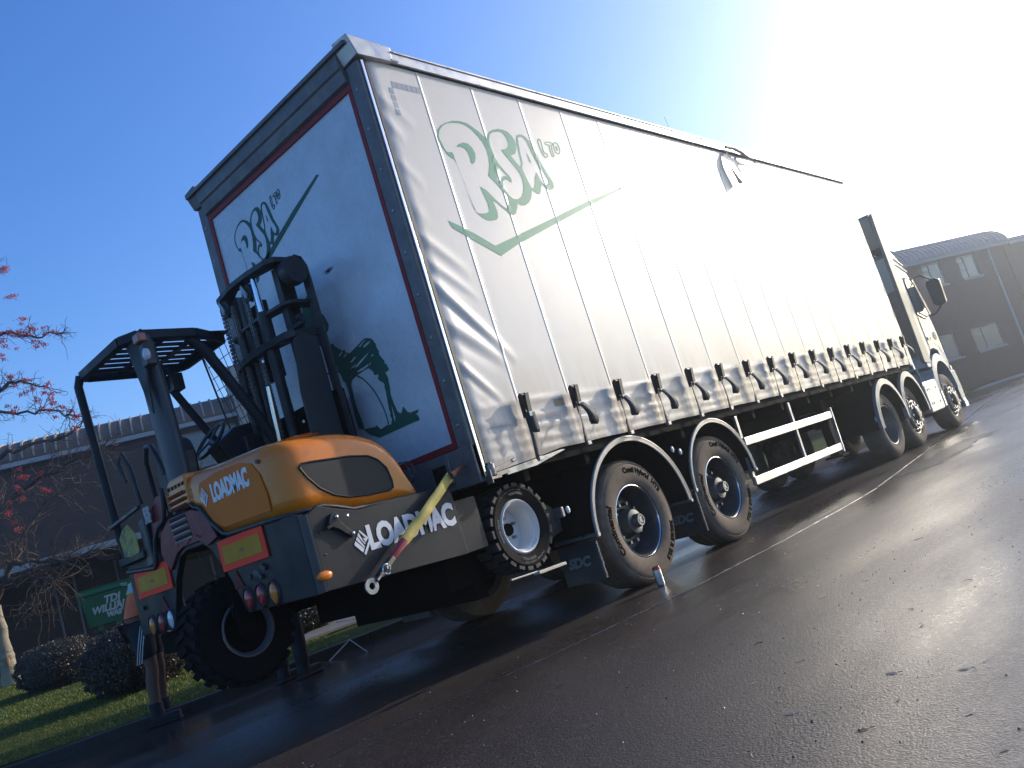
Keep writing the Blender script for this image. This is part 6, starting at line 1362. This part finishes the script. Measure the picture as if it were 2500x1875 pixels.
# ================================================================== BIN, CAN, LEAVES
def wheelie():
    P0 = Vector((5.54,21.21,0))-BN*1.15+BD*(-.12); P0.z = .90
    o = bpy.data.objects.new('waste_container', None); COL.objects.link(o); o.location = P0; o.rotation_euler = (0,0,R(-27)); ORG[o.name] = (0,0,0)
    tag(o, 'green four wheeled waste bin with white lettering before the dark undercroft', 'bin')
    gm_ = mat('green_bin_plastic', (.008,.105,.04), .45, spec=.25, noise=(3,.4,(.006,.07,.028)))
    bd = MB(); bd.add([(-.02,-.42,.32),(1.30,-.42,.32),(1.30,.42,.32),(-.02,.42,.32),(-.1,-.5,1.16),(1.38,-.5,1.16),(1.38,.5,1.16),(-.1,.5,1.16)], [(0,3,2,1),(4,5,6,7),(0,1,5,4),(1,2,6,5),(2,3,7,6),(3,0,4,7)]).build('body', gm_, o, smooth=0, bevel=.03)
    MB().prism([(-.55,1.165),(-.55,1.20),(-.50,1.28),(-.1,1.36),(.45,1.36),(.54,1.25),(.54,1.165)], 'x', -.13, 1.41).build('lid', gm_, o, smooth=20, bevel=.02)
    for x in (.1, 1.18):
        for y in (-.34, .34): MB().cyl((x-.03,y,.10),(x+.03,y,.10),.1,18).box(x-.04,x+.04,y-.04,y+.04,.18,.33).build('castor', black, o)
    mk = MB().box(.18,.30,-.47,-.40,.20,.32).box(.62,.76,-.47,-.40,.20,.33).build('bracket', gm_, o, smooth=0)
    tw_ = mat('bin_lettering', (.4,.46,.42), .5)
    for s, x, z, sz in (('TDJ',.66,.94,.27),('WILLIAMS',.64,.73,.25),('WASTE',.72,.55,.18)):
        text(s, 'lettering', tw_, o, lambda v, x=x, z=z: (x+v.x*.92+v.y*.25, -.508+(1.16-z-v.y)*.0952-.004-v.z, z+v.y), sz, .012)
    text('TDJ', 'lettering', tw_, o, lambda v: (1.0+v.x, -.553-v.z, 1.20+v.y), .10, .003)
wheelie()
bx = MB(); bx.box(-.5,.5,-.25,.25,0,.45)
tc2 = thing('drink_can', (1.50,-.115,0), 'tall silver drinks can with red top standing by the rear trailer tyre', 'can')
c = (1.50,-.115,0)
MB().lathe([(0,.004),(.022,.004),(.026,.0),(.0325,.012),(.033,.02),(.033,.138),(.0325,.142)], c, 'z', 32).build('body', mat('silver_can', (.55,.55,.57), .2, metal=.95, noise=(25,.3,(.3,.3,.33))), tc2, smooth=40)
MB().lathe([(.0332,.136),(.0325,.15),(.027,.160),(.0275,.164),(.025,.164),(.024,.158),(0,.158)], c, 'z', 32).build('top', mat('red_can_top', (.32,.02,.025), .3, metal=.3, coat=.4), tc2, smooth=40)
lf_m = [mat('dry_leaf_pale', (.46,.42,.36), .5, noise=(30,.5,(.2,.16,.12))), mat('dry_leaf_brown', (.26,.19,.13), .5, noise=(40,.5,(.13,.09,.06)))]
def leaf(i, x, y):
    r = random.Random(100+i); L = r.uniform(.015,.026); wd = L*r.uniform(.16,.3); a = r.uniform(0, 6.28); b = MB(); n = 8; curl = r.uniform(.03,.15)
    for k in range(n+1):
        t = k/n-.5; w_ = wd*max(.04, math.cos(t*math.pi))**.8*(1+.2*math.sin(k*2.1+i)); z = .001+curl*L*(t*t)*1.2
        for s_ in (-1, 0, 1):
            u, v = t*2*L, s_*w_; b.v.append((x+u*math.cos(a)-v*math.sin(a)+.1*L*math.sin(t*4), y+u*math.sin(a)+v*math.cos(a), z+abs(s_)*w_*.45))
    for k in range(n):
        for j in (0, 1): q = k*3+j; b.f.append((q, q+3, q+4, q+1))
    b.tube([(x+L*math.cos(a), y+L*math.sin(a), .006), (x+1.5*L*math.cos(a+.2), y+1.5*L*math.sin(a+.2), .004)], .0012, 4)
    return b.build('dead_leaf', lf_m[0 if i % 5 in (1,3,4) else 1], smooth=60)
LEAFLAB = ['dark small leaf, leftmost of the leaf trio before the lower right foreground', 'pale small curled leaf just left of the dark crumpled one, lower centre right', 'dark crumpled leaf between two pale ones in the lower centre right',
 'pale pointed leaf standing out below the dark crumpled one', 'pale upright curled leaf nearest the middle of the glare on the road', 'dark curled leaf near the bottom edge, right of centre', 'dark leaf lying in the upper part of the bright road glare', 'dark flat leaf right of the pale upright one in the glare',
 'pale curled leaf low in the right foreground by the road edge of frame', 'pale thin leaf on the left rim of the bright road glare', 'dark leaf highest up the road on the far side of the glare', 'pale thin leaf on the dark asphalt left of the glare', 'dark leaf in the middle of the brightest glare',
 'pale thin leaf lying farthest left of the glare, up the road', 'pale leaf sliver just left of the two glare spots', 'dark small leaf closest to the bottom edge of the picture', 'dark leaf in the right foreground under the glare', 'dark torn leaf in the bottom right corner']
for i, (x, y) in enumerate(LEAF):
    o = leaf(i, x, y); o['category'] = 'leaf'; o['group'] = 'dead leaves on the wet road'
    o['label'] = LEAFLAB[i]
for i in range(8):
    x, y = (-1.9+rnd.random()*4.5, -3.4+rnd.random()*2.6); a = rnd.uniform(0,3.14); L = rnd.uniform(.02,.06)
    o = MB().tube([(x,y,.003),(x+L*.5*math.cos(a),y+L*.5*math.sin(a),.007),(x+L*math.cos(a+.25),y+L*math.sin(a+.25),.003)], [.0016,.0016,.0008], 5).build('twig', twig_m, smooth=60)
    tag(o, 'small dark twig lying on the wet road', 'twig', 'twigs on the wet road')
o = MB().tube([(.884,3.703,.006),(1.264,3.813,.12)], .008, 6).tube([(1.264,3.813,.12),(.998,3.194,.006)], .006, 6).build('bent_stick', mat('pale_stick', (.3,.28,.25), .6), smooth=60)
tag(o, 'thin pale bent stick propped on the kerb edge beneath the trailer', 'stick')

# ------------------------------------------------------------------ tidy: separate pieces become objects of their own
def split_loose(o):
    me = o.data; bm = bmesh.new(); bm.from_mesh(me); bm.verts.ensure_lookup_table(); seen = set(); isl = []
    for v in bm.verts:
        if v.index in seen: continue
        st = [v]; seen.add(v.index); cur = []
        while st:
            q = st.pop(); cur.append(q.index)
            for e in q.link_edges:
                w_ = e.other_vert(q)
                if w_.index not in seen: seen.add(w_.index); st.append(w_)
        isl.append(set(cur))
    if len(isl) < 2: bm.free(); return
    for k, cur in enumerate(isl):
        b2 = bm.copy(); b2.verts.ensure_lookup_table()
        bmesh.ops.delete(b2, geom=[v for v in b2.verts if v.index not in cur], context='VERTS')
        if k == 0: first_b = b2; continue
        m2 = bpy.data.meshes.new(o.name.split('.')[0]); b2.to_mesh(m2); b2.free()
        for mm in me.materials: m2.materials.append(mm)
        c = o.copy(); c.data = m2; COL.objects.link(c)
    first_b.to_mesh(me); first_b.free(); bm.free()
SPLIT = {'return_wall','stay','landing_leg','cooling_slot','slot','slot_edge','vent_hole','latch_bolt','bolt','panel_screw','paint_blister','wheel_nuts','cap_clip','step','chain_anchor_nut','side_marker','far_kerb','corner_tape_','reflective_strip_','mirror_glass','fork_blade','wheel_arm','support_foot','axle','chassis_beam','door_seam','nut_ring_','windscreen','mirror_arm'}
for o in list(bpy.data.objects):
    if o.type == 'MESH' and o.name.split('.')[0] in SPLIT and o.data.users == 1: split_loose(o)
for o in bpy.data.objects:
    if o.type == 'MESH' and o.name.split('.')[0] in {'berry_cluster','hose_pack','lift_chain','wheel_nuts','spray_fringe','wire_screen','grit'} and o.parent: o['kind'] = 'stuff'

# ================================================================== LENS FLARE VEIL (added air volume)
hzm = bpy.data.materials.new('veil_air'); hzm.use_nodes = True; t = hzm.node_tree; t.nodes.remove(t.nodes['Principled BSDF'])
pv = t.nodes.new('ShaderNodeVolumePrincipled'); pv.inputs['Color'].default_value = (.82,.90,1,1); pv.inputs['Density'].default_value = .0033; pv.inputs['Anisotropy'].default_value = .82
t.links.new(pv.outputs[0], t.nodes['Material Output'].inputs['Volume'])
tag(MB().box(-503, 903, -503, 903, -1.1, 13).build('veil', hzm, smooth=0), 'thin bright haze of air added to imitate lens flare over the whole yard', 'veil', kind='stuff')
SC.cycles.volume_bounces = 0
